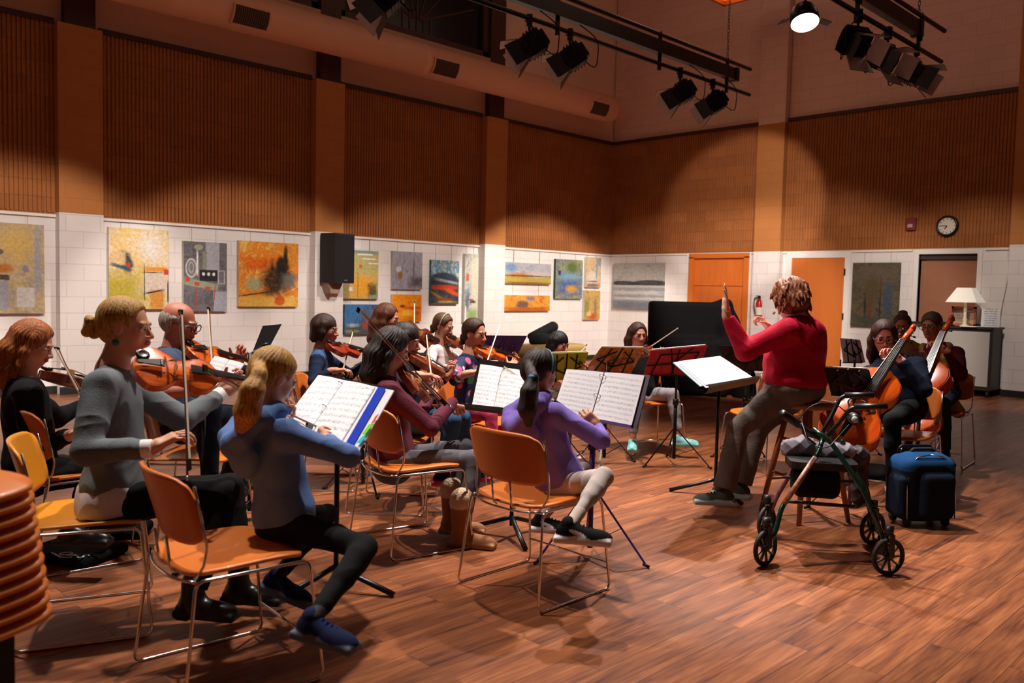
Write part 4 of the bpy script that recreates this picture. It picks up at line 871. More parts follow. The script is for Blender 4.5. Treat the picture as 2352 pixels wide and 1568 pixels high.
    # legs
    if pants:
        c = Clay(res * 1.6); c.ell(hipp - a * .01, V(.125 * B, .165 * B, .12) * S_, RT, .04); w_ = pants.get('w', 1.)
        for k in ('R', 'L'):
            if 'kn' + k in J:
                K_, A_ = J['kn' + k], J['an' + k]; A2 = K_ + (A_ - K_) * pants.get('len', .94)
                c.chain([J['hp' + k], K_, A2], [.088 * S_ * w_ * B ** .5, .06 * S_ * w_, pants.get('hem', .045) * S_], .02); c.cone(K_ + (A_ - K_) * .1, K_ + (A_ - K_) * .45, .055 * S_ * w_, .055 * S_ * w_, .02); c.cut(A2, A_ - K_, .1)
        c.mesh(pants.get('name', 'trousers'), pants['mat'], e, fold=.0045, fs=20)
        for k in ('R', 'L'):
            if 'kn' + k in J and not (shoes and shoes.get('bare')) :
                K_, A_ = J['kn' + k], J['an' + k]; c = Clay(.006); c.cone(K_ + (A_ - K_) * .75, A_, .034 * S_, .032 * S_, .01); c.mesh('sock', shoes.get('sock', blackm) if shoes else blackm, e)
    if shoes:
        for k in ('R', 'L'):
            if 'an' + k in J: shoe(e, J['an' + k], az(legs[k]['toe'], legs[k].get('te', 0)), shoes['mats'], S_ ** .6, shoes.get('kind', 'sneaker'), shoes.get('name', 'shoe'))
    PH = lambda f_, l_, u_: HC + Rh @ (V(f_, l_, u_) * h)
    for ac in (acc or []):
        k_ = ac[0]
        if k_ == 'band': g = G(); g.tube([PH(.0 + .12 * math.cos(t) * 0, .385 * math.cos(t), .15 + .425 * math.sin(t)) for t in np.linspace(-.25, math.pi + .25, 19)], .0045, 6); wput(g, 'hairband', ac[1], e)
        elif k_ == 'tie': q_ = Dp(*ac[2]); c = Clay(.004); c.ell(q_, (.021, .021, .017)); c.mesh('hair_tie', ac[1], e)
        elif k_ == 'ear': q_ = PH(-.02, -.385, -.2); g = G(); g.tube([q_ + UP * .02, q_], .001, 5); g.lathe([(0, -.003), (.015, -.003), (.015, .003), (0, .003)], 14, q_ - UP * .013, np.stack([UP, Rh[:, 0], Rh[:, 1]], 1)); wput(g, 'earring', ac[1], e)
        elif k_ == 'hem': c = Clay(.008); c.ell(hipp, V(.15, .19, .16) * S_, RT, .03); c.cut(hipp - a * .05 * S_, -a, .3); c.cut(hipp + a * .09, a, .3); c.mesh('shirt_hem', ac[1], e, fold=.006)
        elif k_ == 'wrist': w_ = J['wr' + ac[2]]; d_ = J['hd' + ac[2]]; c = Clay(.004); c.cone(w_ - d_ * .012, w_ - d_ * .0, .029, .029); c.cut(w_ + d_ * .006, d_, .05); c.cut(w_ - d_ * .022, -d_, .05); c.mesh(ac[3], ac[1], e)
        elif k_ == 'scarf':
            q_ = lambda x, y, z: N_ + RT @ V(x, y, z) * S_; c = Clay(.008)
            for s_ in (-1, 1): c.chain([q_(-.08, s_ * .04, .02), q_(-.0, s_ * .10, .01), q_(.11, s_ * .09, -.1), q_(.135, s_ * .085, -.25), q_(.13, s_ * .1, -.42), q_(.1, s_ * .16, -.55)], [.04, .04, .045, .05, .055, .06], .02)
            c.mesh('scarf', ac[1], e, fold=.006)
    J.update(N=N_, hip=hipp, head=HC, Rh=Rh, RT=RT, h=h, e=e); return J

P_ = {}
black = cloth('black', (20, 20, 22)); dnavy = cloth('dark_denim', (28, 36, 50)); denim = cloth('denim', (52, 84, 118))
blackshoe = [M('black_leather', (18, 17, 17), .3), M('black_sole', (12, 12, 12), .6)]
# W: blonde woman in the grey jumper
P_['w'] = person('blonde woman with a low bun in a grey sweater, turquoise earring, playing violin', 1.0, (291, 751, 0), (3, -5), (262, 1150, 3.55), 12, (258, 852, 0),
    dict(R=dict(el=(197, 1036, -1), wr=(345, 1030, -1), hd=(420, 992), n=-UP * .8 - RGT * .2 , curl=(30, 38, 42, 40), th=20, spread=6), L=dict(el=(425, 965, 1), wr=(508, 905, 1), hd=(548, 872), n=UP * .3 - FWD * 1, curl=(60, 62, 66, 70), th=10)),
    dict(R=dict(kn=(525, 1130, 1), an=(447, 1368, -1), toe=-10), L=dict(kn=(570, 1115, 1), an=(552, 1338, 1), toe=-5)), (206, 150, 122), 'bun', (176, 132, 66),
    dict(mat=cloth('grey_knit', (108, 116, 120), .5, 160), w=1.12, drop=.0, len=.9), dict(mat=black), dict(mats=blackshoe, kind='heelboot', name='ankle_boot'), res=.0042, cuff=cloth('white_cuff', (232, 228, 226)), bulk=1.06, hh=.237, acc=[('ear', M('turquoise', (60, 130, 124), .3)), ('hem', cloth('white_shirt', (206, 202, 204)))])
# girl in blue hoodie
skinL = (214, 156, 128)
P_['g'] = person('girl with a blonde ponytail in a light blue hoodie, seen from behind in the foreground', .86, (628, 868, 1), (42, -28), (655, 1205, 3.32), 40, (618, 975, 0),
    dict(R=dict(el=(800, 1048, -1), wr=(752, 1012, 1), curl=(50, 55, 60, 65), n=FWD), L=dict(el=(575, 1075, 1), wr=(640, 985, 1), n=UP)),
    dict(R=dict(kn=(838, 1258, -1), an=(722, 1418, -1), toe=-25, te=-4), L=dict(kn=(752, 1180, 1), an=(640, 1322, -1), toe=-20, te=-12)), skinL, 'ponytail', (184, 138, 70),
    dict(mat=cloth('blue_fleece', (96, 124, 178), .35, 180), hood=1, w=1.05, name='hoodie'), dict(mat=cloth('black_leggings', (24, 25, 28)), w=.86, hem=.036, name='leggings'), dict(mats=[cloth('shoe_blue', (24, 34, 66)), M('sole_grey', (74, 84, 104), .6), black, cloth('lace_blue', (30, 50, 120))], kind='sneaker'), res=.0045, bulk=1.05, shoulder=.16, hh=.235, tail=[(596, 862, 3.20, .03), (580, 898, 3.17, .046), (568, 945, 3.17, .05), (558, 990, 3.19, .03), (556, 1008, 3.2, .012)], acc=[('tie', black, (595, 864, 3.19))])
# purple hoodie girl
P_['p'] = person('girl with a dark ponytail and blue hair tie in a purple hoodie, seen from behind', .84, (1240, 852, 1), (38, -18), (1288, 1118, 4.15), 42, (1232, 940, 0),
    dict(R=dict(el=(1383, 1010, -1), wr=(1376, 984, 1), hd=(1360, 968), n=FWD, curl=(50, 55, 60, 65)), L=dict(el=(1215, 1020, 1), wr=(1262, 990, 1), n=UP)),
    dict(R=dict(kn=(1385, 1096, -1), an=(1312, 1203, -1), toe=-12), L=dict(kn=(1340, 1080, 1), an=(1246, 1188, 1), toe=-12)), (196, 134, 104), 'ponytail', (44, 32, 28),
    dict(mat=cloth('purple_fleece', (124, 104, 182), .35, 180), hood=1, w=1.05, name='hoodie', drop=.16), dict(mat=cloth('grey_leggings', (176, 166, 162)), w=.86, hem=.034, name='leggings', len=.8), dict(mats=[cloth('shoe_black', (16, 15, 18)), M('sole_white', (214, 204, 200), .5), M('swoosh_white', (226, 220, 216), .5), black], kind='swoosh', sock=cloth('sock_white', (190, 172, 162))), res=.0048, bulk=1.0, shoulder=.15, hh=.23, tail=[(1224, 868, 3.97, .026), (1216, 900, 3.95, .042), (1211, 940, 3.95, .044), (1214, 972, 3.96, .02)], acc=[('tie', M('tie_blue', (30, 120, 190), .6), (1223, 866, 3.96)), ('band', M('band_teal', (60, 120, 126), .5))])
# maroon woman
P_['m'] = person('woman with long damp dark hair in a maroon sweater and grey leggings', 1.0, (903, 800, 0), (12, -24), (902, 1062, 4.85), 18, (885, 880, 0),
    dict(R=dict(el=(990, 985, -1), wr=(1034, 930, 1), hd=(1056, 934), hs=1, n=-UP, curl=(85, 90, 95, 95)), L=dict(el=(960, 960, 1), wr=(985, 915, 1), n=UP)),
    dict(R=dict(kn=(1088, 1054, 1), an=(1062, 1238, -1), toe=-14), L=dict(kn=(1068, 1028, 1), an=(1040, 1190, 1), toe=-5)), (190, 128, 100), 'longwave', (40, 30, 27),
    dict(mat=cloth('maroon_knit', (92, 40, 54), .5, 170), w=1.0, len=1.2), dict(mat=cloth('grey_melange', (92, 92, 98), .4), w=.92, hem=.04, name='leggings', len=.75), dict(mats=[M('tan_suede', (146, 92, 52), .85, bump=.15, bs=120, var=.12), M('boot_sole', (160, 116, 74), .7), cloth('boot_fleece', (206, 180, 150), 1, 90)], kind='boot', name='boot'), res=.005)
P_['r'] = person('woman with long wavy red hair in black at the left edge', .97, (80, 778, 0), (18, -24), (70, 1085, 4.3), 35, (55, 878, 0),
    dict(R=dict(el=(75, 1035, -1), wr=(160, 1000, -1), n=-UP), L=dict(el=(130, 960, 1), wr=(190, 930, 1), n=UP)),
    dict(R=dict(kn=(190, 1085, 0), an=(165, 1210, -1), toe=0), L=dict(kn=(215, 1075, 1), an=(230, 1215, 1), toe=10)), (214, 158, 132), 'longwave', (158, 90, 44), dict(mat=black, w=1.15, drop=.18), dict(mat=black, w=1.1), dict(mats=blackshoe), bulk=1.05)
P_['b'] = person('bald man with glasses in a blue t-shirt playing violin', 1.03, (413, 742, 0), (-4, -14), (430, 965, 4.8), 0, (392, 822, 0),
    dict(R=dict(el=(395, 900, -1), wr=(462, 895, -1), n=-UP, hd=(490, 870)), L=dict(el=(505, 880, 1), wr=(540, 842, 1), hd=(552, 818), n=-FWD, curl=(60, 62, 66, 70))),
    dict(R=dict(kn=(478, 955, -1), an=(482, 1100, 0), toe=0), L=dict(kn=(568, 955, 1), an=(522, 1088, 1), toe=-5)), (196, 120, 96), 'bald', (176, 164, 152),
    dict(mat=cloth('blue_jersey', (72, 84, 112)), name='t_shirt', len=.1, w=1.1), dict(mat=dnavy), dict(mats=blackshoe), glass=M('thin_black', (30, 26, 24), .3), bulk=1.1)
P_['y'] = person('boy with chin length brown hair in a blue raglan shirt playing violin', .82, (748, 756, 0), (-6, -8), (742, 935, 6.1), 0, (738, 808, 0),
    dict(R=dict(el=(722, 878, -1), wr=(752, 858, 0), hd=(778, 850), n=-UP), L=dict(el=(805, 860, 1), wr=(850, 825, 1), n=-FWD)), dict(R=dict(kn=(830, 940, 1), an=(825, 1040, -1), toe=0), L=dict(kn=(845, 935, 1), an=(850, 1030, 1), toe=0)),
    (190, 128, 102), 'bob', (62, 42, 32), dict(mat=[cloth('raglan_blue', (64, 92, 132)), cloth('raglan_navy', (28, 38, 62))], sleeve=1, name='shirt'), dict(mat=dnavy), dict(mats=blackshoe))
P_['l'] = person('woman with long straight auburn hair behind the dark haired players', 1.0, (893, 722, 0), (-6, -12), (880, 925, 7.0), -5, (875, 785, 0),
    dict(R=dict(el=(900, 860, -1), wr=(948, 832, -1), n=-UP), L=dict(el=(962, 838, 1), wr=(1002, 798, 1), hd=(1010, 776), n=-FWD, curl=(60, 62, 66, 70))), dict(R=dict(kn=(980, 930, 1), an=(975, 1040, 0), toe=0), L=dict(kn=(985, 925, 1), an=(985, 1035, 1), toe=0)),
    (196, 132, 104), 'long', (100, 56, 34), dict(mat=cloth('slate_top', (52, 56, 74))), dict(mat=dnavy), dict(mats=blackshoe))
P_['j'] = person('dark haired player in navy and blue jeans with a wristwatch, mostly behind the maroon woman', .97, (932, 782, 0), (-6, -14), (945, 962, 5.6), -5, (925, 842, 0),
    dict(R=dict(el=(905, 905, -1), wr=(955, 862, -1), hd=(982, 862), n=-UP, curl=(30, 34, 38, 40)), L=dict(el=(968, 912, 1), wr=(1020, 872, -1), hd=(1036, 856), n=UP, curl=(60, 65, 70, 75))), dict(R=dict(kn=(1038, 965, -1), an=(1020, 1085, 1), toe=0), L=dict(kn=(1062, 960, 1), an=(1070, 1078, 1), toe=5)),
    (196, 132, 106), 'bob', (34, 25, 22), dict(mat=cloth('navy_top', (20, 24, 34)), len=.72), dict(mat=denim), dict(mats=[black, M('pink_sole', (190, 40, 90), .5), black, cloth('pink_lace', (200, 60, 110))]), acc=[('wrist', blackm, 'L', 'wristwatch')])
P_['h'] = person('girl with a pale hairband in a white and pink top', .8, (1020, 745, 0), (-24, -18), (1005, 905, 7.2), -20, (1008, 795, 0),
    dict(R=dict(el=(990, 848, -1), wr=(1030, 845, -1), n=-UP), L=dict(el=(1060, 830, 1), wr=(1085, 805, 1), n=UP)), dict(R=dict(kn=(1060, 915, -1), an=(1055, 1000, 0), toe=-20), L=dict(kn=(1090, 910, 1), an=(1095, 1000, 1), toe=-20)),
    (196, 132, 104), 'lowtail', (92, 64, 42), dict(mat=cloth('white_pink', (222, 206, 206), var=.06, vs=5)), dict(mat=dnavy), dict(mats=blackshoe), acc=[('band', M('band_pale', (220, 196, 160), .4))])
def floral():
    m, N, L, b = newmat('floral_print'); tc = N.new('ShaderNodeTexCoord'); vo = N.new('ShaderNodeTexVoronoi'); vo.inputs['Scale'].default_value = 19; L.new(tc.outputs['Object'], vo.inputs[0])
    r = N.new('ShaderNodeValToRGB'); r.color_ramp.interpolation = 'CONSTANT'; e = r.color_ramp.elements; e[0].color = lin((26, 36, 76)); e[1].position = .42; e[1].color = lin((216, 76, 130))
    for p, c in ((.56, (60, 120, 76)), (.68, (26, 36, 76)), (.8, (214, 170, 60)), (.86, (224, 110, 150)), (.93, (210, 214, 220))): x = e.new(p); x.color = lin(c)
    sp = N.new('ShaderNodeSeparateXYZ'); L.new(vo.outputs['Color'], sp.inputs[0]); L.new(sp.outputs[0], r.inputs[0])
    mr = N.new('ShaderNodeMapRange'); mr.inputs[1].default_value = .62; mr.inputs[2].default_value = .56; L.new(vo.outputs['Distance'], mr.inputs[0])
    L.new(mixc(N, L, mr.outputs[0], lin((26, 36, 76)), r.outputs[0]), b.inputs['Base Color']); b.inputs['Roughness'].default_value = .85; return m
P_['f'] = person('girl with brown hair tied back in a navy floral print top', .86, (1092, 762, 0), (-32, -8), (1075, 940, 6.25), -25, (1078, 822, 0),
    dict(R=dict(el=(1045, 872, -1), wr=(1072, 858, -1), hd=(1100, 852), n=-UP), L=dict(el=(1140, 880, 1), wr=(1170, 845, 1), n=UP)), dict(R=dict(kn=(1128, 955, -1), an=(1132, 1060, 0), toe=-30), L=dict(kn=(1160, 950, 1), an=(1150, 1055, 1), toe=-20)),
    (210, 148, 120), 'lowtail', (64, 38, 28), dict(mat=floral(), name='shirt', len=.6), dict(mat=cloth('pink_leggings', (190, 60, 92)), w=.85, name='leggings'), dict(mats=blackshoe), res=.005)
P_['a'] = person('girl with a black fringe looking over the yellow green folder', .78, (1285, 784, 0), (-42, -14), (1262, 925, 7.0), -45, (1276, 838, 0),
    dict(R=dict(el=(1240, 890, -1), wr=(1275, 880, -1), n=-UP), L=dict(el=(1310, 880, 1), wr=(1335, 850, -1), hd=(1338, 835), n=UP)), dict(R=dict(kn=(1262, 948, -1), an=(1280, 1035, 0), toe=-60), L=dict(kn=(1310, 945, -1), an=(1300, 1030, 1), toe=-40)),
    (202, 142, 108), 'bob', (18, 15, 16), dict(mat=cloth('brown_lace', (128, 112, 104), .8, 60, var=.3, vs=40)), dict(mat=cloth('brown_print', (120, 104, 98), .6, 60, var=.3, vs=30)), dict(mats=[cloth('pink_shoe', (150, 110, 112)), M('sole_pale', (200, 190, 186), .5), black]), res=.005)
tealm = M('clog_teal', (126, 198, 198), .5)
P_['c'] = person('girl with long straight brown hair in black with pale grey sweatpants and aqua clogs', .87, (1466, 766, 0), (-74, -6), (1482, 912, 7.75), -68, (1462, 815, 0),
    dict(R=dict(el=(1372, 838, -1), wr=(1440, 812, -1), hd=(1466, 806), n=-UP), L=dict(el=(1500, 880, 1), wr=(1512, 835, -1), n=UP)), dict(R=dict(kn=(1462, 910, -1), an=(1452, 1024, 0), toe=-100), L=dict(kn=(1545, 905, -1), an=(1560, 1018, 0), toe=-8)),
    (214, 150, 128), 'long', (72, 44, 34), dict(mat=black, w=1.1, name='hoodie'), dict(mat=cloth('grey_sweat', (150, 144, 150), .5, 120), w=1.05, len=.85, name='sweatpants'), dict(mats=[tealm, tealm, M('clog_hole', (40, 90, 96), .8)], kind='clog', name='clog', sock=skin((206, 132, 112))), res=.0048)
P_['k'] = person('conductor with short auburn hair in a crimson sweater perched on the stool, hand raised', .98, (1812, 689, 0), (98, -24), (1826, 888, 5.45), 138, (1842, 742, 0),
    dict(L=dict(el=(1712, 806, -1), wr=(1668, 722, 0), hd=(1668, 690), n=az(175), curl=(4, 3, 5, 12), th=0, spread=2), R=dict(el=(1770, 800, 1), wr=(1772, 758, 1), hd=(1757, 742), n=-RGT, curl=(60, 65, 70, 70))),
    dict(L=dict(kn=(1695, 985, -1), an=(1657, 1150, -1), toe=176), R=dict(kn=(1740, 985, 1), an=(1700, 1115, 0), toe=150)), (224, 164, 138), 'shaggy', (134, 78, 46),
    dict(mat=cloth('crimson_velour', (176, 10, 44), .15, 80, .75), name='sweater', len=.92, w=1.12, drop=.17), dict(mat=cloth('brown_velour', (98, 86, 80), .3, 60, .8), w=1.12, hem=.078, len=.96), dict(mats=[cloth('shoe_grey', (70, 72, 70)), M('sole_pale2', (150, 160, 160), .5), black, black]), res=.005, bulk=1.5, belly=.035, hh=.25, leglen=.97)
P_['q'] = person('young woman with glasses and long dark hair in a navy sweater playing cello', .97, (2030, 770, 0), (-108, -18), (2072, 938, 6.15), -125, (2048, 838, 0),
    dict(R=dict(el=(1962, 900, -1), wr=(1935, 960, -1), n=-UP), L=dict(el=(2122, 895, -1), wr=(2070, 828, -1), hd=(2045, 806), n=-RGT, curl=(50, 55, 60, 62))), dict(R=dict(kn=(1985, 960, -1), an=(1975, 1090, 0), toe=-140), L=dict(kn=(2050, 965, -1), an=(2050, 1102, 0), toe=-110)),
    (206, 140, 118), 'long', (62, 36, 28), dict(mat=cloth('navy_knit', (18, 26, 44), .4), w=1.15), dict(mat=black), dict(mats=[black, M('sole_w2', (200, 198, 196), .5), black, cloth('white_lace', (210, 206, 202))]), glass=M('thick_black', (24, 20, 20), .3), res=.005, bulk=1.06, acc=[('wrist', M('scrunchie', (200, 180, 168), .9), 'L', 'bracelet')])
P_['u'] = person('woman with a small top bun sitting behind the two cellists', .97, (2070, 738, 0), (-118, -12), (2090, 880, 8.3), -120, (2080, 795, 0),
    dict(), dict(), (188, 126, 100), 'topbun', (88, 62, 42), dict(mat=cloth('ochre_top', (150, 120, 70), var=.3, vs=20)), dict(mat=black))
P_['v'] = person('cellist with short grey brown hair and glasses in a maroon top and patterned scarf', 1.0, (2137, 742, 0), (-138, -8), (2158, 902, 7.45), -130, (2150, 800, 0),
    dict(R=dict(el=(2080, 870, -1), wr=(2070, 915, -1), n=-UP), L=dict(el=(2208, 862, -1), wr=(2172, 806, -1), hd=(2150, 790), n=-RGT, curl=(50, 55, 60, 62))), dict(R=dict(kn=(2095, 925, -1), an=(2085, 1020, 0), toe=-140), L=dict(kn=(2165, 930, -1), an=(2172, 1040, 0), toe=-105)),
    (190, 124, 100), 'short', (86, 72, 60), dict(mat=cloth('maroon_top', (84, 24, 36))), dict(mat=cloth('jeans2', (44, 56, 74))), dict(mats=blackshoe), glass=M('thin_black', (30, 26, 24), .3), res=.005, acc=[('scarf', cloth('scarf_gold', (150, 118, 66), .3, var=.45, vs=26))])
for k_, j_ in P_.items():
    s_ = ' '.join('%s=%s' % (n_, tuple(int(x) if i < 2 else round(float(x), 2) for i, x in enumerate(proj(j_[n_])))) for n_ in ('hip', 'N', 'head') if n_ in j_)
    print('PERSON', k_, s_, 'hipz %.2f' % j_['hip'][2])

# ---------------- chairs ----------------
shellm = M('chair_shell', (214, 116, 38), .42, bump=.04, bs=400, coat=.15); shellback = M('chair_shell_back', (206, 108, 36), .45, coat=.1)
def shell(fn, n=14, m=12, c=.24):
    P = []
    for i in range(n + 1):
        r = []
        for j in range(m + 1):
            a = 2 * i / n - 1; b = 2 * j / m - 1; q = max(0, abs(a) - .0) ** 4 * max(0, abs(b)) ** 4; r.append(V(fn(a * (1 - c * .5 * q), b * (1 - c * .5 * q))))
        P.append(r)
    return P
def make_chair(stacked=False):
    e = empty('stacking_chair', (0, 0, 0), 'x', 'chair', 'stacked orange chairs' if stacked else 'orange stacking chairs of the orchestra')
    g = G(); g.grid(shell(lambda a, b: (a * .215, b * .228, .452 + .006 * a - .018 * max(0, a) ** 3 + .012 * b * b - .012 * (1 - b * b) * (1 - a * a)))); g.build('seat', shellm, e, True, solid=.013)
    if not stacked:
        g = G(); g.grid(shell(lambda a, b: (-.245 - .035 * a + .055 * b * b, b * .238, .665 + a * .122), c=.3)); g.build('backrest', shellback, e, True, solid=.012)
        for s in (-1, 1):
            g = G(); g.tube(fillet([(-.2, s * .236, .44), (-.25, s * .268, .006), (.25, s * .268, .006), (.205, s * .236, .438)], .035, 5, True), .0062, 8, closed=True); g.build('side_frame', chrome, e, True)
            g = G(); g.tube(fillet([(-.19, s * .2, .437), (-.172, s * .236, .49), (-.163, s * .239, .55), (-.206 , s * .239, .76)], .02), .005, 6); g.build('back_post', chrome, e, True)
            g = G(); g.tube(fillet([(-.2, s * .06, .425), (-.222, s * .06, .44), (-.238, s * .06, .56)], .015), .005, 6); g.build('back_post', chrome, e, True)
        g = G(); g.tube(fillet([(-.2, -.232, .438), (-.235, -.1, .425), (-.235, .1, .425), (-.2, .232, .438)], .08), .0055, 8); g.build('rear_rail', chrome, e, True)
        g = G(); g.tube([(.235, -.26, .13), (.235, .26, .13)], .005, 6); g.build('front_rail', chrome, e, True)
    else:
        for s in (-1, 1): g = G(); g.tube([(-.17, s * .18, .438), (.17, s * .18, .434)], .004, 6); g.build('side_rail', chrome, e, True)
    return e
chair0 = make_chair()
def chair(x, y, dirv, label):
    d = unit([dirv[0], dirv[1], 0]); R = np.stack([d, np.cross(UP, d), UP], 1); return inst(chair0, R, (x, y, 0), label)
chair(1.41, 2.87, (.997, -.08), 'orange chair in the foreground under the girl in the blue hoodie')
yc = chair(1.20, 3.70, (.93, -.37), 'yellow orange chair under the woman in the grey sweater, left')
for ch in yc.children:
    if ch.name.split('.')[0] in ('seat', 'backrest'): ch.data = ch.data.copy(); ch.data.materials[0] = M('chair_shell_yellow', (224, 144, 30), .4, coat=.15)
chair(1.46, 4.62, (.997, -.08), 'orange chair under the red haired woman at the left edge')
chair(2.91, 2.75, (1, 0), 'orange chair in the centre foreground under the girl in the purple hoodie')
chair(2.90, 3.70, (.98, -.19), 'orange chair under the woman in the maroon sweater')
chair(3.32, 4.42, (.66, -.75), 'orange chair under the player in blue jeans')
def chair_at(k, label, back=.05, azd=None, dz=0):
    j = P_[k]; f = j['RT'][:, 0]; d = az(azd) if azd is not None else unit([f[0], f[1], 0]); p = j['hip'] + d * back; return chair(p[0], p[1], d, label)
chair_at('b', 'orange chair under the bald man, mostly hidden', azd=0); chair_at('y', 'orange chair behind the boy in the blue raglan shirt', azd=0)
chair_at('l', 'orange chair under the woman with straight auburn hair', azd=-5); chair_at('h', 'orange chair under the girl with the pale hairband', azd=-20)
chair_at('f', 'orange chair under the girl in the floral top', azd=-25); chair_at('a', 'orange chair under the girl with the black fringe', azd=-45)
chair_at('c', 'orange chair under the girl with aqua clogs', azd=-68); chair_at('q', 'orange chair under the young cellist with glasses', azd=-125)
chair_at('u', 'orange chair under the woman with the top bun', azd=-120); chair_at('v', 'orange chair under the older cellist with the scarf', azd=-130)
p = Zp(1700, 985, .45); chair(p[0] + .9, p[1] + .3, az(-150), 'empty orange chair beyond the conductor')
st0 = make_chair(True)
for k in range(11):
    p = Dp(-175, 1400, 2.05); d = az(-28); R = np.stack([d, np.cross(UP, d), UP], 1)
    inst(st0, R, V(p[0], p[1], 0) + d * (.0 - .0075 * k) + UP * (.13 + .031 * k), 'orange chair seat in the blurred stack at the left edge, ' + ('lowest of the stack', 'second from the bottom', 'third from the bottom', 'fourth from the bottom', 'fifth from the bottom', 'sixth from the bottom', 'fifth from the top', 'fourth from the top', 'third from the top', 'second from the top', 'topmost of the stack')[k])
e = empty('chair_dolly', (p[0], p[1], 0), 'low black dolly carrying the stack of orange chairs', 'dolly', R=R)
g = G(); g.box((-.3, -.2, .09), (.12, .2, .12)); g.box((-.2, -.16, .12), (.1, .16, .56)); g.build('frame', blackm, e)
for sx in (-.25, .08):
    for sy in (-.17, .17): g = G(); g.lathe([(0, -.012), (.045, -.012), (.045, .012), (0, .012)], 16, (sx, sy, .045), np.array([[1, 0, 0], [0, 0, 1], [0, -1, 0]])); g.build('wheel', blackm, e, True)

# ---------------- violins, cellos, bows ----------------
def varnish(nm, a, b):
    m, N, L, p = newmat(nm); tc = N.new('ShaderNodeTexCoord'); mp = N.new('ShaderNodeMapping'); mp.inputs['Scale'].default_value = (3, 60, 3); L.new(tc.outputs['Object'], mp.inputs[0])
    n = N.new('ShaderNodeTexNoise'); n.inputs['Scale'].default_value = 2; n.inputs['Detail'].default_value = 4; L.new(mp.outputs[0], n.inputs[0]); r = N.new('ShaderNodeValToRGB'); r.color_ramp.elements[0].position = .35; r.color_ramp.elements[1].position = .7
    r.color_ramp.elements[0].color = lin(a); r.color_ramp.elements[1].color = lin(b); L.new(n.outputs[0], r.inputs[0]); L.new(r.outputs[0], p.inputs['Base Color']); p.inputs['Roughness'].default_value = .3; p.inputs['Coat Weight'].default_value = .8; p.inputs['Coat Roughness'].default_value = .12; return m
vOrange = varnish('varnish_orange', (210, 82, 14), (236, 116, 26)); vBrown = varnish('varnish_brown', (120, 46, 18), (150, 64, 26)); vDark = varnish('varnish_dark', (96, 36, 16), (124, 52, 24)); vRed = varnish('varnish_red', (140, 36, 14), (170, 50, 20))
ebony = M('ebony', (16, 13, 13), .28, coat=.3); maple = M('maple', (206, 160, 100), .5); hairw = M('bow_hair', (206, 194, 170), .45); stickm = M('pernambuco', (96, 42, 22), .35, coat=.4); stringm = M('strings', (190, 186, 180), .25, metal=1); holem = M('sound_hole', (14, 8, 6), .9)
XS = [0, .004, .02, .05, .08, .115, .138, .148, .16, .18, .205, .222, .233, .25, .285, .315, .338, .351, .355]
WS = [.012, .03, .062, .094, .104, .096, .082, .078, .062, .055, .056, .064, .067, .078, .084, .074, .046, .022, .01]
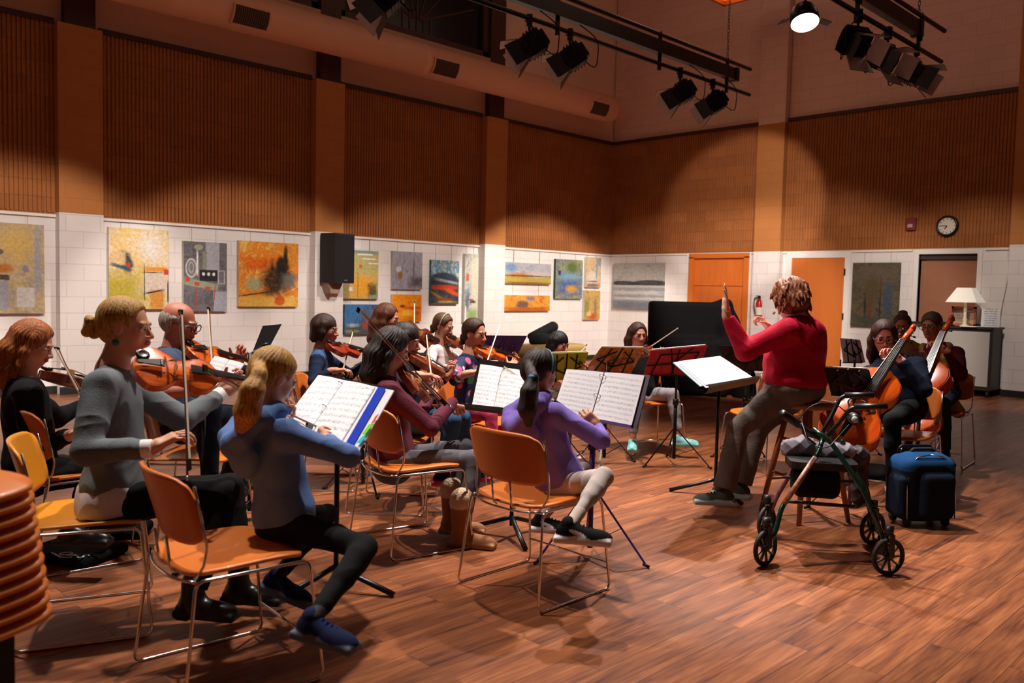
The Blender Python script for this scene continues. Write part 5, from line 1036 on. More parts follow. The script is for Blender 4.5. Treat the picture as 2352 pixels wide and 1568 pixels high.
def make_strings(kind, vm):
    k = 1. if kind == 'violin' else 2.12; pk = 1 if kind == 'violin' else .62; rib = .030 if kind == 'violin' else .052
    e = empty(kind, (0, 0, 0), 'x', kind, 'violins of the orchestra' if kind == 'violin' else 'cellos of the orchestra'); xs = np.concatenate([np.linspace(0, .02, 5), np.linspace(.03, .335, 40), np.linspace(.34, .355, 6)]); ws = np.interp(xs, XS, WS); w2 = ws.copy(); w2[1:-1] = (ws[:-2] + 2 * ws[1:-1] + ws[2:]) / 4; m = 14
    def arch(x, t): return .013 * math.sin(math.pi * min(1, max(0, x / .355))) ** .5 * (1 - abs(t) ** 2.2)
    g = G(); top = [[V(x, w * (2 * j / m - 1), rib / 2 + .003 + arch(x, 2 * j / m - 1)) * k for j in range(m + 1)] for x, w in zip(xs, w2)]; g.grid([r for r in top])
    bot = [[V(x, w * (2 * j / m - 1), -rib / 2 - .003 - arch(x, 2 * j / m - 1)) * k for j in range(m, -1, -1)] for x, w in zip(xs, w2)]; g.grid(bot)
    for s in (0, -1): g.grid([[r[s] * V(1, .975, 1) for r in top], [r[-1 if s == 0 else 0] * V(1, .975, 1) for r in bot]] if s else [[r[-1] * V(1, .975, 1) for r in bot], [r[0] * V(1, .975, 1) for r in top]])
    g.add([p for p in top[0]] + [p for p in bot[0][::-1]], [(i, i + 1, m + 2 + i, m + 1 + i) for i in range(m)]); g.add([p for p in top[-1]] + [p for p in bot[-1][::-1]], [(i, m + 1 + i, m + 2 + i, i + 1) for i in range(m)])
    body = g.build('body', vm, e, True)
    for s in (-1, 1):
        g = G(); g.tube([V(.145 + .06 * t - .03 + .0, s * (.036 + .008 * math.sin(t * 6 - 3)), rib / 2 + .0035 + arch(.17, .5)) * k for t in np.linspace(0, 1, 9)], [.003 * k if 0 < i < 8 else .0045 * k for i in range(9)], 6, flat=.2); g.build('sound_hole', holem, body)
        g = G(); g.tube([V(x, s * (w - .0045), rib / 2 + .0042 + arch(x, .9) * .9) * k for x, w in zip(xs[3:-3], w2[3:-3])], .0008 * k, 4); g.build('purfling', holem, body)
    g = G(); z0 = rib / 2 + .012; g.add([V(.225, -.021, z0 + .012) * k, V(.225, .021, z0 + .012) * k, V(.225, .021, z0 + .02) * k, V(.225, -.021, z0 + .02) * k, V(.49, -.012, z0 + .004) * k, V(.49, .012, z0 + .004) * k, V(.49, .012, z0 + .011) * k, V(.49, -.012, z0 + .011) * k], [(0, 1, 2, 3), (7, 6, 5, 4), (0, 4, 5, 1), (1, 5, 6, 2), (2, 6, 7, 3), (3, 7, 4, 0)]); fb = g.build('fingerboard', ebony, e, bevel=.0015 * k)
    g = G(); g.tube([V(.345, 0, 0) * k, V(.36, 0, .004) * k, V(.42, 0, z0 - .004) * k, V(.49, 0, z0 - .003) * k], [.016 * k, .015 * k, .012 * k, .011 * k], 10); nk = g.build('neck', vm, e, True)
    g = G(); g.tube([V(.488, 0, z0 - .002) * k, V(.53, 0, z0 - .008) * k, V(.56, 0, z0 - .014) * k], [.012 * k, .0115 * k, .010 * k], 10); sp = [V(.573 + .015 * (1 - t / 14) * math.cos(1.2 - t), 0, z0 - .022 + .015 * (1 - t / 14) * math.sin(1.2 - t) * -1) * k for t in np.linspace(0, 9, 26)]; g.tube(sp, [.009 * k] * 14 + [.0075 * k] * 12, 8); g.build('scroll', vm, nk, True)
    for i, s in enumerate((-1, 1, -1, 1)):
        g = G(); x = .505 + .014 * i; g.tube([V(x, -s * .014, z0 - .008) * k, V(x, s * .026 * pk, z0 - .008) * k, V(x, s * .03 * pk, z0 - .008) * k, V(x, s * .044 * pk, z0 - .008) * k], [.003 * k * pk, .0035 * k * pk, .007 * k * pk, .0065 * k * pk], 8, flat=.6); g.build('peg', ebony, nk, True)
    g = G(); g.prism([(-.021, 0), (-.015, .002), (-.006, .006), (.006, .006), (.015, .002), (.021, 0), (.021, .018), (.01, .03), (-.01, .03), (-.021, .018)], -.0015, .0015, np.array([[0, 0, 1], [1, 0, 0], [0, 1, 0]]) * k, V(.163, 0, rib / 2 + .014) * k); g.build('bridge', maple, e)
    g = G(); a = rib / 2 + .02; g.add([V(.01, -.008, a) * k, V(.01, .008, a) * k, V(.115, .02, a + .012) * k, V(.115, -.02, a + .012) * k, V(.01, -.008, a + .005) * k, V(.01, .008, a + .005) * k, V(.115, .02, a + .02) * k, V(.115, -.02, a + .02) * k], [(3, 2, 1, 0), (4, 5, 6, 7), (0, 1, 5, 4), (1, 2, 6, 5), (2, 3, 7, 6), (3, 0, 4, 7)]); tp = g.build('tailpiece', ebony, e, bevel=.002 * k)
    if kind == 'violin':
        for i in range(4): g = G(); g.lathe([(0, -.004), (.003, -.004), (.003, .004), (0, .004)], 8, (.1, -.012 + .008 * i, a + .02)); g.build('fine_tuner', stringm, tp)
        c = Clay(.003); c.ell((.034, .042, a - .002), (.03, .027, .011)); c.ell((.032, .042, a + .01), (.024, .021, .007), k=.004, mode=1); c.mesh('chin_rest', ebony, e)
    else:
        g = G(); g.tube([V(.0, 0, 0), V(-.34, 0, 0)], [.011, .004], 8); g.build('end_pin', stringm, e, True)
    g = G(); y4 = [(-.0075 + .005 * i) for i in range(4)]
    for y in y4: g.tube([V(.105, y, a + .02) * k, V(.163, y * 1.5, rib / 2 + .044) * k, V(.49, y * .8, z0 + .0125) * k, V(.52, y * .5, z0 - .004) * k], .0006 * k, 4)
    s_ = g.build('string_set', stringm, e); s_['kind'] = 'stuff'
    return e
vproto = {'o': make_strings('violin', vOrange)}
def clone_mat(src, vm):  # the same instrument in another varnish
    e = copy_tree(src)
    def walk(o):
        if o.data and o.data.materials and o.data.materials[0] == vOrange: o.data = o.data.copy(); o.data.materials[0] = vm
        for c in o.children: walk(c)
    walk(e); return e
for k_, m_ in (('b', vBrown), ('d', vDark), ('r', vRed)): vproto[k_] = clone_mat(vproto['o'], m_); vproto[k_].name = 'violin'
def vio(key, tail, end, sgn, n, label, sc=1.):
    T = Dp(*tail); E_ = solve(T, end[0], end[1], .59 * sc, sgn); R = frame3(E_ - T, n); p = vproto[key]
    r = inst(p, R * sc, T, label); return T, E_, R
for p_ in vproto.values(): pass
def bow0():
    e = empty('bow', (0, 0, 0), 'x', 'bow', 'bows of the string players'); g = G(); pts = [V(x, 0, .020 - .011 * math.sin(math.pi * min(1, x / .72))) for x in np.linspace(-.02, .725, 16)]; g.tube(pts, [.0045 - .0018 * i / 15 for i in range(16)], 8); g.build('stick', stickm, e, True)
    g = G(); g.box((.03, -.004, -.001), (.715, .004, .0008)); g.build('bow_hair', hairw, e)
    g = G(); g.box((-.0, -.006, -.003), (.045, .006, .017)); g.build('frog', ebony, e, bevel=.002); g = G(); g.tube([(-.035, 0, .02), (-.018, 0, .02)], .005, 8); g.build('screw', stringm, e, True)
    g = G(); g.prism([(.70, -.002), (.722, -.004), (.735, .02), (.715, .024)], -.004, .004, np.array([[1, 0, 0], [0, 0, 1], [0, 1, 0]])); g.build('tip', ebony, e); return e
bproto = bow0()
def bow(a, b, sgn, n, label, sc=1.):
    A = Dp(*a); B = solve(A, b[0], b[1], .735 * sc, sgn); inst(bproto, frame3(B - A, n) * V(sc, max(1, sc), max(1, sc)), A, label)
CAMW = -FWD
vio('o', (302, 840, 3.42), (618, 890), 1, CAMW * .75 + UP * .66, 'bright orange violin of the woman in the grey sweater')
bow((437, 1078, 3.22), (417, 706), 1, -RGT * .6 + FWD * .5, 'upright bow of the woman in the grey sweater')
vio('d', (112, 862, 4.05), (262, 905), 1, CAMW * .7 + UP * .6, 'dark violin of the red haired woman'); bow((184, 905, 3.9), (125, 796), 1, FWD, 'bow of the red haired woman', .8)
vio('o', (428, 806, 4.72), (582, 838), 1, CAMW * .8 + UP * .5, 'violin of the bald man'); bow((490, 872, 4.5), (477, 703), 1, FWD, 'upright bow of the bald man', .9)
bow((716, 985, 3.72), (462, 848), -1, UP, 'slanting bow of the girl in the blue hoodie')
vio('r', (754, 796, 6.0), (862, 816), 1, CAMW * .6 + UP * .6, 'red brown violin of the boy in the raglan shirt', .9); bow((784, 862, 5.95), (812, 757), 1, FWD, 'bow of the boy in the raglan shirt', .85)
vio('d', (928, 758, 6.85), (1032, 796), 1, CAMW * .8 + UP * .4, 'brown violin of the woman with straight auburn hair'); bow((951, 835, 6.7), (952, 690), 1, FWD, 'upright bow of the woman with straight auburn hair', .95)
vio('b', (938, 818, 5.55), (1062, 878), 1, CAMW * .5 + UP * .8, 'brown viola of the player with the wristwatch', 1.05); bow((991, 868, 5.3), (979, 765), 1, FWD, 'bow of the player with the wristwatch', .9)
vio('b', (922, 858, 4.85), (1012, 935), 1, RGT * .5 + CAMW * .3 + UP * .6, 'violin held by the woman in the maroon sweater'); bow((1022, 932, 4.75), (842, 738), 0, UP, 'long bow of the woman in the maroon sweater')
vio('d', (1022, 775, 7.15), (1112, 812), 1, CAMW * .6 + UP * .6, 'dark violin of the girl with the pale hairband', .85); bow((1064, 835, 7.0), (1070, 700), 1, FWD, 'bow of the girl with the pale hairband', .85)
vio('o', (1092, 802, 6.2), (1192, 826), 1, CAMW * .55 + UP * .7, 'orange violin of the girl in the floral top', .9); bow((1108, 862, 5.95), (1148, 745), 1, FWD, 'bow of the girl in the floral top', .85)
vio('r', (1296, 822, 6.9), (1350, 846), -1, CAMW * .3 + UP * .8, 'violin half hidden by the yellow green folder', .85); bow((1275, 878, 6.8), (1349, 790), 1, FWD, 'bow rising behind the yellow green folder', .85)
vio('b', (1474, 803, 7.5), (1496, 822), -1, UP * .8 - RGT * .3, 'violin of the girl with the aqua clogs', .9); bow((1470, 812, 7.3), (1562, 750), 1, FWD, 'bow pointing up right before the black cover', .9)
bow((1282, 925, 4.45), (1152, 838), 1, FWD, 'maroon bow crossing the middle music sheets', .9)
cproto = make_strings('cello', varnish('varnish_cello', (206, 70, 10), (228, 100, 22)))
def cello(tail, end, sgn, n, label, key=0, sc=1.):
    T = Dp(*tail); E_ = solve(T, end[0], end[1], 1.25 * sc, sgn); inst(cproto, frame3(E_ - T, n) * sc, T, label)
cello((1924, 1024, 5.45), (2098, 756), 1, CAMW * .75 - RGT * .3 + UP * .5, 'bright orange cello of the young woman with glasses', 0, .9)
cello((2082, 1002, 6.75), (2190, 733), 1, CAMW * .55 - RGT * .6 + UP * .4, 'reddish cello of the older cellist with the scarf', 0, .97)
g = G(); a = Dp(1758, 748, 5.85); b = Dp(1738, 612, 5.9); g.tube([a - (b - a) * .05, a, b], [.006, .0035, .0015], 6); o = g.build('baton', M('baton_white', (206, 196, 190), .4), smooth=True); tag(o, 'thin pale baton in the right hand of the conductor', 'baton')

# ---------------- music stands and what lies on them ----------------
def music_mat(nm, seed, rows=9, title=True, tint=(236, 236, 240)):
    m, N, L, b = newmat(nm); tc = N.new('ShaderNodeTexCoord'); sp = N.new('ShaderNodeSeparateXYZ'); L.new(tc.outputs['Generated'], sp.inputs[0]); u, v = sp.outputs[0], sp.outputs[1]
    vv = Mmath(N, L, 'MULTIPLY', Mmath(N, L, 'SUBTRACT', v, .04), rows / .88); fr = Mmath(N, L, 'FRACT', vv); row = Mmath(N, L, 'FLOOR', vv)
    inrow = Mmath(N, L, 'MULTIPLY', Mmath(N, L, 'GREATER_THAN', fr, .24), Mmath(N, L, 'LESS_THAN', fr, .70)); st = Mmath(N, L, 'FRACT', Mmath(N, L, 'MULTIPLY', Mmath(N, L, 'SUBTRACT', fr, .30), 13.))
    line = Mmath(N, L, 'MULTIPLY', Mmath(N, L, 'LESS_THAN', st, .16), Mmath(N, L, 'MULTIPLY', Mmath(N, L, 'GREATER_THAN', fr, .29), Mmath(N, L, 'LESS_THAN', fr, .64)))
    cb = N.new('ShaderNodeCombineXYZ'); L.new(Mmath(N, L, 'MULTIPLY', u, 60), cb.inputs[0]); L.new(Mmath(N, L, 'MULTIPLY', v, 62), cb.inputs[1]); cb.inputs[2].default_value = seed * 7.1
    n = N.new('ShaderNodeTexNoise'); n.inputs['Scale'].default_value = 1; n.inputs['Detail'].default_value = 1; L.new(cb.outputs[0], n.inputs[0]); head = Mmath(N, L, 'MULTIPLY', Mmath(N, L, 'GREATER_THAN', n.outputs[0], .60), inrow)
    cb2 = N.new('ShaderNodeCombineXYZ'); L.new(Mmath(N, L, 'MULTIPLY', u, 110), cb2.inputs[0]); L.new(Mmath(N, L, 'MULTIPLY_ADD', row, 3.3, Mmath(N, L, 'MULTIPLY', v, 10)), cb2.inputs[1]); cb2.inputs[2].default_value = seed
    n2 = N.new('ShaderNodeTexNoise'); n2.inputs['Scale'].default_value = 1; n2.inputs['Detail'].default_value = 0; L.new(cb2.outputs[0], n2.inputs[0]); stem = Mmath(N, L, 'MULTIPLY', Mmath(N, L, 'GREATER_THAN', n2.outputs[0], .62), inrow)
    ink = Mmath(N, L, 'MAXIMUM', Mmath(N, L, 'MULTIPLY', line, .3), Mmath(N, L, 'MAXIMUM', Mmath(N, L, 'MULTIPLY', head, .62), Mmath(N, L, 'MULTIPLY', stem, .4)))
    mg = Mmath(N, L, 'MULTIPLY', Mmath(N, L, 'MULTIPLY', Mmath(N, L, 'GREATER_THAN', u, .08), Mmath(N, L, 'LESS_THAN', u, .93)), Mmath(N, L, 'MULTIPLY', Mmath(N, L, 'GREATER_THAN', v, .05), Mmath(N, L, 'LESS_THAN', v, .90)))
    L.new(mixc(N, L, Mmath(N, L, 'MULTIPLY', ink, mg), lin(tint), lin((44, 42, 52))), b.inputs['Base Color']); b.inputs['Roughness'].default_value = .6; return m
def corners(c, n, uv):
    """where the rays through uv meet the plane at c with normal n"""
    O = Dp(*c); n = unit(n); out = []
    for u, v in uv: r = ray(u, v); t = (n @ (O - EYE)) / (n @ r); out.append(EYE + r * t)
    return out
def pframe(Q, n):
    x = unit(Q[2] - Q[3]); n = unit(n); n = unit(n - x * (n @ x)); return np.stack([x, np.cross(n, x), n], 1)
def patch(Q, n, name, mat, parent=None, z=0., th=.003, a=(0, 0), b=(1, 1), wav=0, local_to=None):
    """thin sheet on the quad Q = TL TR BR BL, between fractions a and b, raised z along n"""
    R = pframe(Q, n); O = Q[3]; TL, TR, BR, BL = [R.T @ (q - O) for q in Q]; g = G(); K = 6; P = []
    for i in range(K + 1):
        r = []
        for j in range(K + 1):
            s = a[0] + (b[0] - a[0]) * i / K; t = a[1] + (b[1] - a[1]) * j / K; p = (BL * (1 - s) + BR * s) * (1 - t) + (TL * (1 - s) + TR * s) * t
            p[2] = z + wav * math.sin(math.pi * i / K) * (1 if wav > 0 else 1); r.append(p)
        P.append(r)
    g.grid(P); lo = [[p - V(0, 0, th) for p in r[::-1]] for r in P]; g.grid(lo)
    e4 = [P[0][0], P[-1][0], P[-1][-1], P[0][-1]]
    for ed in ([r[0] for r in P], [r[-1] for r in P][::-1], P[0][::-1], P[-1]): g.grid([[p - V(0, 0, th) for p in ed], ed])
    o = put(name, g.v, g.f, mat); o.matrix_world = mat4(R, O)
    if parent is not None: o.parent = parent; o.matrix_parent_inverse = parent.matrix_world.inverted()
    return o
def tripod(e, base, top, mat, r=.012, spread=.27, fold=True, a0=0, hub=.32, foot_h=.02):
    base = V(base); top = V(top); top = V(base[0], base[1], top[2])
    if fold:
        g = G(); g.tube([base + UP * .05, base + UP * (hub + .25)], r * 1.25, 10); wput(g, 'lower_tube', mat, e); g = G(); g.tube([base + UP * (hub + .2), top], r * .8, 10); wput(g, 'upper_tube', mat, e)
        g = G(); g.tube([base + UP * (hub + .2), base + UP * (hub + .25)], r * 2, 10); g.tube([base + UP * (hub + .225), base + UP * (hub + .225) + RGT * .04], .006, 6); wput(g, 'clamp_knob', blackp, e)
        for i in range(3):
            d = az(a0 + 120 * i); g = G(); g.bar(base + UP * hub + d * .015, base + d * spread + UP * .012, .013, .006); lg = wput(g, 'leg', mat, e, False); g = G(); g.bar(base + UP * .07, base + d * spread * .55 + UP * (.012 + (hub) * .45), .01, .004); wput(g, 'brace', mat, lg, False)
            g = G(); g.tube([base + d * (spread - .02) + UP * .018, base + d * (spread + .015) + UP * .008], .009, 8); wput(g, 'rubber_foot', blackm, lg)
    else:
        g = G(); g.tube([base + UP * .06, top], r, 12); wput(g, 'pole', mat, e)
        for i in range(3):
            d = az(a0 + 120 * i); g = G(); g.tube(fillet([base + UP * .11, base + d * .1 + UP * .075, base + d * spread + UP * .012], .08), [.02] * 5 + [.02, .017] if False else .016, 8, flat=.8); wput(g, 'leg', mat, e)
def stand(label, kind, Q, n, base, mat=blackp, a0=0, lip=.045, bars=None, back=True, z=-.012, spread=.27, hub=.3, desk=True):
    """Q = corners of the desk; the pole runs from base to the desk's middle"""
    n = unit(n); mid = sum(Q) / 4; base = V(base[0], base[1], 0)
    e = empty('music_stand', base, label, 'music stand', 'music stands of the orchestra')
    R = pframe(Q, n)
    if kind == 'desk':
        if desk: patch(Q, n, 'desk', mat, e, z=z, th=.004)
        g = G(); b0, b1 = Q[3], Q[2]; up = R[:, 1]; q = lambda p, k, h_: p + n * k + up * h_
        g.bar(b0 + n * (z + lip / 2), b1 + n * (z + lip / 2), lip, .004, n if False else up); g.bar(b0 + n * (z + lip) + up * .008, b1 + n * (z + lip) + up * .008, .004, .022, up); wput(g, 'ledge', mat, e, False)
        tp = mid - n * .05
        g = G(); g.tube([mid - n * .015, mid - n * .06], .014, 8); wput(g, 'tilt_joint', mat, e)
    else:
        c = lambda s, t: (Q[3] * (1 - s) + Q[2] * s) * (1 - t) + (Q[0] * (1 - s) + Q[1] * s) * t + n * z
        for a, b in (bars or [((.5, 0), (.5, 1)), ((.08, .5), (.5, .25)), ((.92, .5), (.5, .25)), ((.08, .5), (.42, .85)), ((.92, .5), (.58, .85)), ((.2, .0), (.26, .95)), ((.8, 0), (.74, .95))]):
            g = G(); g.bar(c(*a), c(*b), .012, .003, n); wput(g, 'desk_bar', mat, e, False)
        g = G(); g.bar(c(.05, 0) + n * .015, c(.95, 0) + n * .015, .035, .003, R[:, 1]); g.bar(c(.05, 0) + n * .032, c(.95, 0) + n * .032, .003, .014, R[:, 1]); wput(g, 'ledge', mat, e, False)
        tp = mid - n * .02
    top = V(base[0], base[1], min(tp[2], mid[2]) - .02)
    if n[2] > .15: top[2] = mid[2] + (-.05 - n[:2] @ (base - mid)[:2]) / n[2]
    top[2] = min(max(top[2], mid[2] - .2), mid[2] + .12)
    g = G(); g.tube([top - UP * .01, mid + n * (z - .006)], .009, 8); wput(g, 'neck', mat, e)
    tripod(e, base, top, mat, .012, spread, kind != 'desk', a0, hub)
    return e
def book(label, Q, n, cat, cover=None, pages=2, z=0., seed=1, tint=(236, 236, 240), rings=False, tabs=False, nm='music_book', strip=None, x0=0., x1=1., group='music on the stands'):
    n = unit(n); O = Q[3]; e = empty(nm, O, label, cat, group, pframe(Q, n))
    if cover: patch(Q, n, 'cover', cover, e, z=z + .003, th=.006)
    w = (x1 - x0) / max(1, pages)
    for i in range(pages):
        patch(Q, n, 'page', music_mat('music_%s_%d' % (label[:14], i), seed + i * 3, 9, tint=tint), e, z=z + .012, th=.006, a=(x0 + w * i + .01, .03), b=(x0 + w * (i + 1) - .004, .975), wav=.006)
    if rings:
        R = pframe(Q, n)
        for t in (.1, .5, .9):
            s = x0 + w; p = (Q[3] * (1 - s) + Q[2] * s) * (1 - t) + (Q[0] * (1 - s) + Q[1] * s) * t + n * .012
            g = G(); g.tube([p + R[:, 0] * .02 * math.cos(a) + n * .02 * math.sin(a) for a in np.linspace(0, math.pi, 9)], .0022, 6); wput(g, 'ring', chrome, e)
    return e
purple = M('purple_metal', (62, 30, 104), .4, metal=.3); plumb = M('plum_metal', (98, 34, 70), .4, metal=.3)
# binder with a blue divider on the black desk before the girl in the blue hoodie
n = az(-150) * .62 + UP * .78
Q = corners((775, 955, 3.75), n, [(735, 862), (884, 893), (802, 1030), (632, 1000)])
Qd = corners((790, 950, 3.78), n, [(728, 852), (898, 886), (812, 1040), (615, 1012)])
b_ = Zp(778, 1352)
stand('black music stand in the left foreground holding the bright binder', 'desk', Qd, n, (2.18, 3.34), a0=-18, spread=.3)
bk = book('open binder of sheet music in the left foreground with blue divider and coloured tabs', Q, n, 'binder', M('white_board', (226, 226, 232), .4), rings=True, seed=2, x1=.9, nm='binder')
Qs = corners((775, 955, 3.745), n, [(882, 893), (906, 898), (826, 1036), (806, 1030)]); patch(Qs, n, 'cover_edge', M('white_board', (226, 226, 232), .4), bk, z=.004, th=.004)
Qs = corners((775, 955, 3.74), n, [(872, 893), (889, 896), (812, 1030), (797, 1024)]); patch(Qs, n, 'divider', M('blue_divider', (20, 60, 190), .35), bk, z=.012, th=.003)
for c_, q in (((232, 80, 50), [(866, 962), (874, 956), (864, 974), (857, 978)]), ((110, 214, 40), [(852, 980), (862, 978), (843, 1004), (836, 1002)]), ((30, 190, 200), [(838, 1006), (846, 1004), (833, 1024), (824, 1022)])): patch(corners((775, 955, 3.735), n, q), n, 'index_tab', M('tab_%d' % c_[0], c_, .4), bk, z=.014, th=.002)
# middle stand
n = az(-148) * .8 + UP * .5
Q = corners((1145, 890, 4.95), n, [(1106, 836), (1213, 852), (1189, 955), (1086, 934)]); Qd = corners((1140, 890, 4.97), n, [(1098, 822), (1215, 836), (1186, 952), (1066, 938)])
stand('black perforated music stand in the centre', 'desk', Qd, n, (3.42, 3.42), a0=-75, spread=.3); book('sheets of music on the central perforated stand', Q, n, 'sheet music', M('plum_cover', (82, 24, 52), .5), seed=5, nm='music_folder')
# right foreground binder on the purple folding stand
n = az(-128) * .86 + UP * .42
Q = corners((1372, 915, 4.46), n, [(1303, 847), (1494, 862), (1463, 984), (1270, 948)])
stand('purple folding music stand before the girl in the purple hoodie', 'wire', Q, n, (3.47, 2.87), purple, a0=-32, spread=.33, hub=.38)
book('open ring binder of sheet music on the purple stand', Q, n, 'binder', M('binder_plum', (46, 18, 50), .5), rings=True, seed=9, nm='binder', x1=.95)
# folders seen from behind
def folder(lab, Q, n, mat, stlab, base, sm, a0, bars=None, cat='folder', white=True, spread=.27):
    stand(stlab, 'wire', Q, -n, base, sm, a0=a0, bars=bars, z=-.006, spread=spread); e = empty('folder', Q[3], lab, cat, 'folders on the folding stands', pframe(Q, n)); patch(Q, n, 'cover', mat, e, z=-.002, th=.004); 
    if white: 
        Q2 = [q + UP * .012 if i < 2 else q for i, q in enumerate(Q)]; patch(Q2, n, 'page_stack', M('page_white', (226, 224, 224), .6), e, z=-.008, th=.012, a=(.03, .02), b=(.97, .985))
    return e
def collage():
    return painting_mat('collage_cover', .33, .16, [(214, 130, 40), (178, 96, 36), (190, 140, 80), (150, 90, 50)], [('b', .3, .72, .1, .2, (96, 74, 60), .1, .1), ('e', .68, .6, .1, .2, (200, 178, 150), .3, .2), ('e', .3, .25, .12, .18, (196, 120, 90), .4, .3), ('e', .6, .25, .14, .1, (150, 116, 96), .3, .3), ('b', .85, .8, .06, .1, (170, 160, 150), .3, .3)], 31, ns=9)
nb = az(-80) * .93 + UP * -.12
Q = corners((1305, 840, 6.55), nb, [(1254, 812), (1352, 809), (1331, 872), (1262, 876)]); folder('yellow green folder standing open before the girl with the black fringe', Q, nb, M('lime_cover', (172, 176, 34), .5), 'dark folding stand behind the yellow green folder', (Q[2] + Q[3])[:2] / 2, blackp, 20)
Q = corners((1410, 830, 7.0), nb, [(1381, 797), (1481, 799), (1447, 862), (1342, 852)]); folder('orange and brown collage printed folder on a folding stand', Q, nb, collage(), 'black folding stand behind the collage folder', Zp(1387, 1064)[:2], blackp, 15)
Q = corners((1550, 830, 6.95), nb, [(1495, 805), (1626, 793), (1600, 862), (1479, 862)]); folder('red folder on a black folding stand beside the conductor stand', Q, nb, M('red_cover', (176, 36, 48), .5), 'black folding tripod stand holding the red folder', Zp(1547, 1066)[:2], blackp, -150, [((.12, .05), (.2, .8)), ((.2, .8), (.88, .8)), ((.88, .8), (.8, .05)), ((.0, .4), (.5, .45)), ((.35, 1), (.55, 0)), ((.75, .98), (.5, .5)), ((.52, .95), (.5, 0))], spread=.31)
Q = corners((1700, 822, 7.2), nb, [(1650, 793), (1756, 795), (1760, 852), (1668, 848)]); folder('black folder behind the conductor music desk', Q, nb, M('black_cover', (26, 22, 24), .5), 'black folding stand beyond the conductor desk', (Q[2] + Q[3])[:2] / 2, blackp, 30, white=False)
Q = corners((1155, 798, 6.95), nb, [(1103, 770), (1211, 771), (1183, 826), (1110, 826)]); folder('dark purple music desk cover behind the girl in the floral top', Q, nb, M('violet_cover', (50, 24, 76), .5), 'purple folding stand behind the girl in the floral top', (Q[2] + Q[3])[:2] / 2, purple, 10, white=False)
nq = az(-60) * .95 - UP * .1; Q = corners((1952, 880, 5.5), nq, [(1893, 845), (1997, 849), (2013, 910), (1912, 908)]); folder('black folder with plum stand arms right of the conductor', Q, nq, M('black_cover', (26, 22, 24), .5), 'plum coloured folding stand right of the conductor', (Q[2] + Q[3])[:2] / 2, plumb, 40)
nq = az(-70) * .95 + UP * .1; Q = corners((1955, 802, 7.6), nq, [(1930, 776), (1976, 780), (1988, 832), (1938, 832)]); folder('pale folder on a small folding stand below the dark painting', Q, nq, M('pale_cover', (196, 186, 196), .5), 'black folding stand under the pale folder', (Q[2] + Q[3])[:2] / 2, blackp, 0, white=False)
nq = az(-35) * .95 + UP * .1; Q = corners((2106, 840, 6.4), nq, [(2082, 806), (2127, 808), (2134, 878), (2094, 872)]); folder('thin white music sheet board between the two cellos', Q, nq, M('sheet_grey', (176, 166, 164), .6), 'folding stand between the two cellos', (Q[2] + Q[3])[:2] / 2, blackp, 60, white=False)
nq = az(-20) * .95 + UP * .25; Q = corners((852, 822, 6.0), nq, [(866, 785), (884, 790), (850, 858), (824, 856)]); folder('maroon folder seen edge on beside the boy', Q, nq, M('maroon_cover', (120, 26, 34), .5), 'folding stand under the maroon folder', (Q[2] + Q[3])[:2] / 2, blackp, 60, white=False)
nq = az(-25) * .8 + UP * .35; Q = corners((598, 800, 5.2), nq, [(600, 750), (643, 746), (588, 850), (560, 852)]); stand('tall black music desk turned edge on before the bald man', 'desk', Q, -nq, (Q[2] + Q[3])[:2] / 2, a0=20, lip=.04)
nq = az(-120) * .75 + UP * .65; Q = corners((500, 872, 4.35), nq, [(497, 818), (566, 836), (503, 926), (434, 906)]); stand('low music stand half hidden behind the orange violin', 'desk', Q, nq, (Q[2] + Q[3])[:2] / 2, a0=20, lip=.03); book('loose music sheets seen behind the orange violin', Q, nq, 'sheet music', None, seed=21, nm='sheet_music')
# the conductor's desk
n = UP * .86 + az(-25) * .5; Q = corners((1640, 858, 5.72), n, [(1554, 838), (1654, 824), (1732, 874), (1618, 894)]); Qd = corners((1640, 862, 5.74), n, [(1560, 840), (1660, 826), (1740, 876), (1622, 900)])
e = stand('black conductor desk laid nearly flat under bright white scores', 'desk', Qd, n, (Zp(1642, 1135)[0], Zp(1642, 1135)[1]), a0=170, lip=.05, spread=.32)
whp = M('score_white', (240, 240, 244), .5); rg = random.Random(3)
for i, lab in enumerate(('white score lying lowest on the conductor desk', 'white score on top at the conductor desk', 'pale blue edged score at the left of the conductor desk')):
    Q2 = [q + n * .0 for q in Q]; sh = (0, .06, -.05)[i]; wd = pframe(Q, n)[:, 0] * sh * .6 + pframe(Q, n)[:, 1] * (0, .02, .03)[i]
    e2 = empty('score', Q[3] + wd, lab, 'sheet music', 'scores on the conductor desk', pframe(Q, n)); patch([q + wd for q in Q], n, 'page', whp if i < 2 else M('score_blue', (196, 222, 240), .5), e2, z=.004 + .007 * (2 - i if i == 2 else i + 1), th=.005, a=(.02, 0), b=(.97, .98))

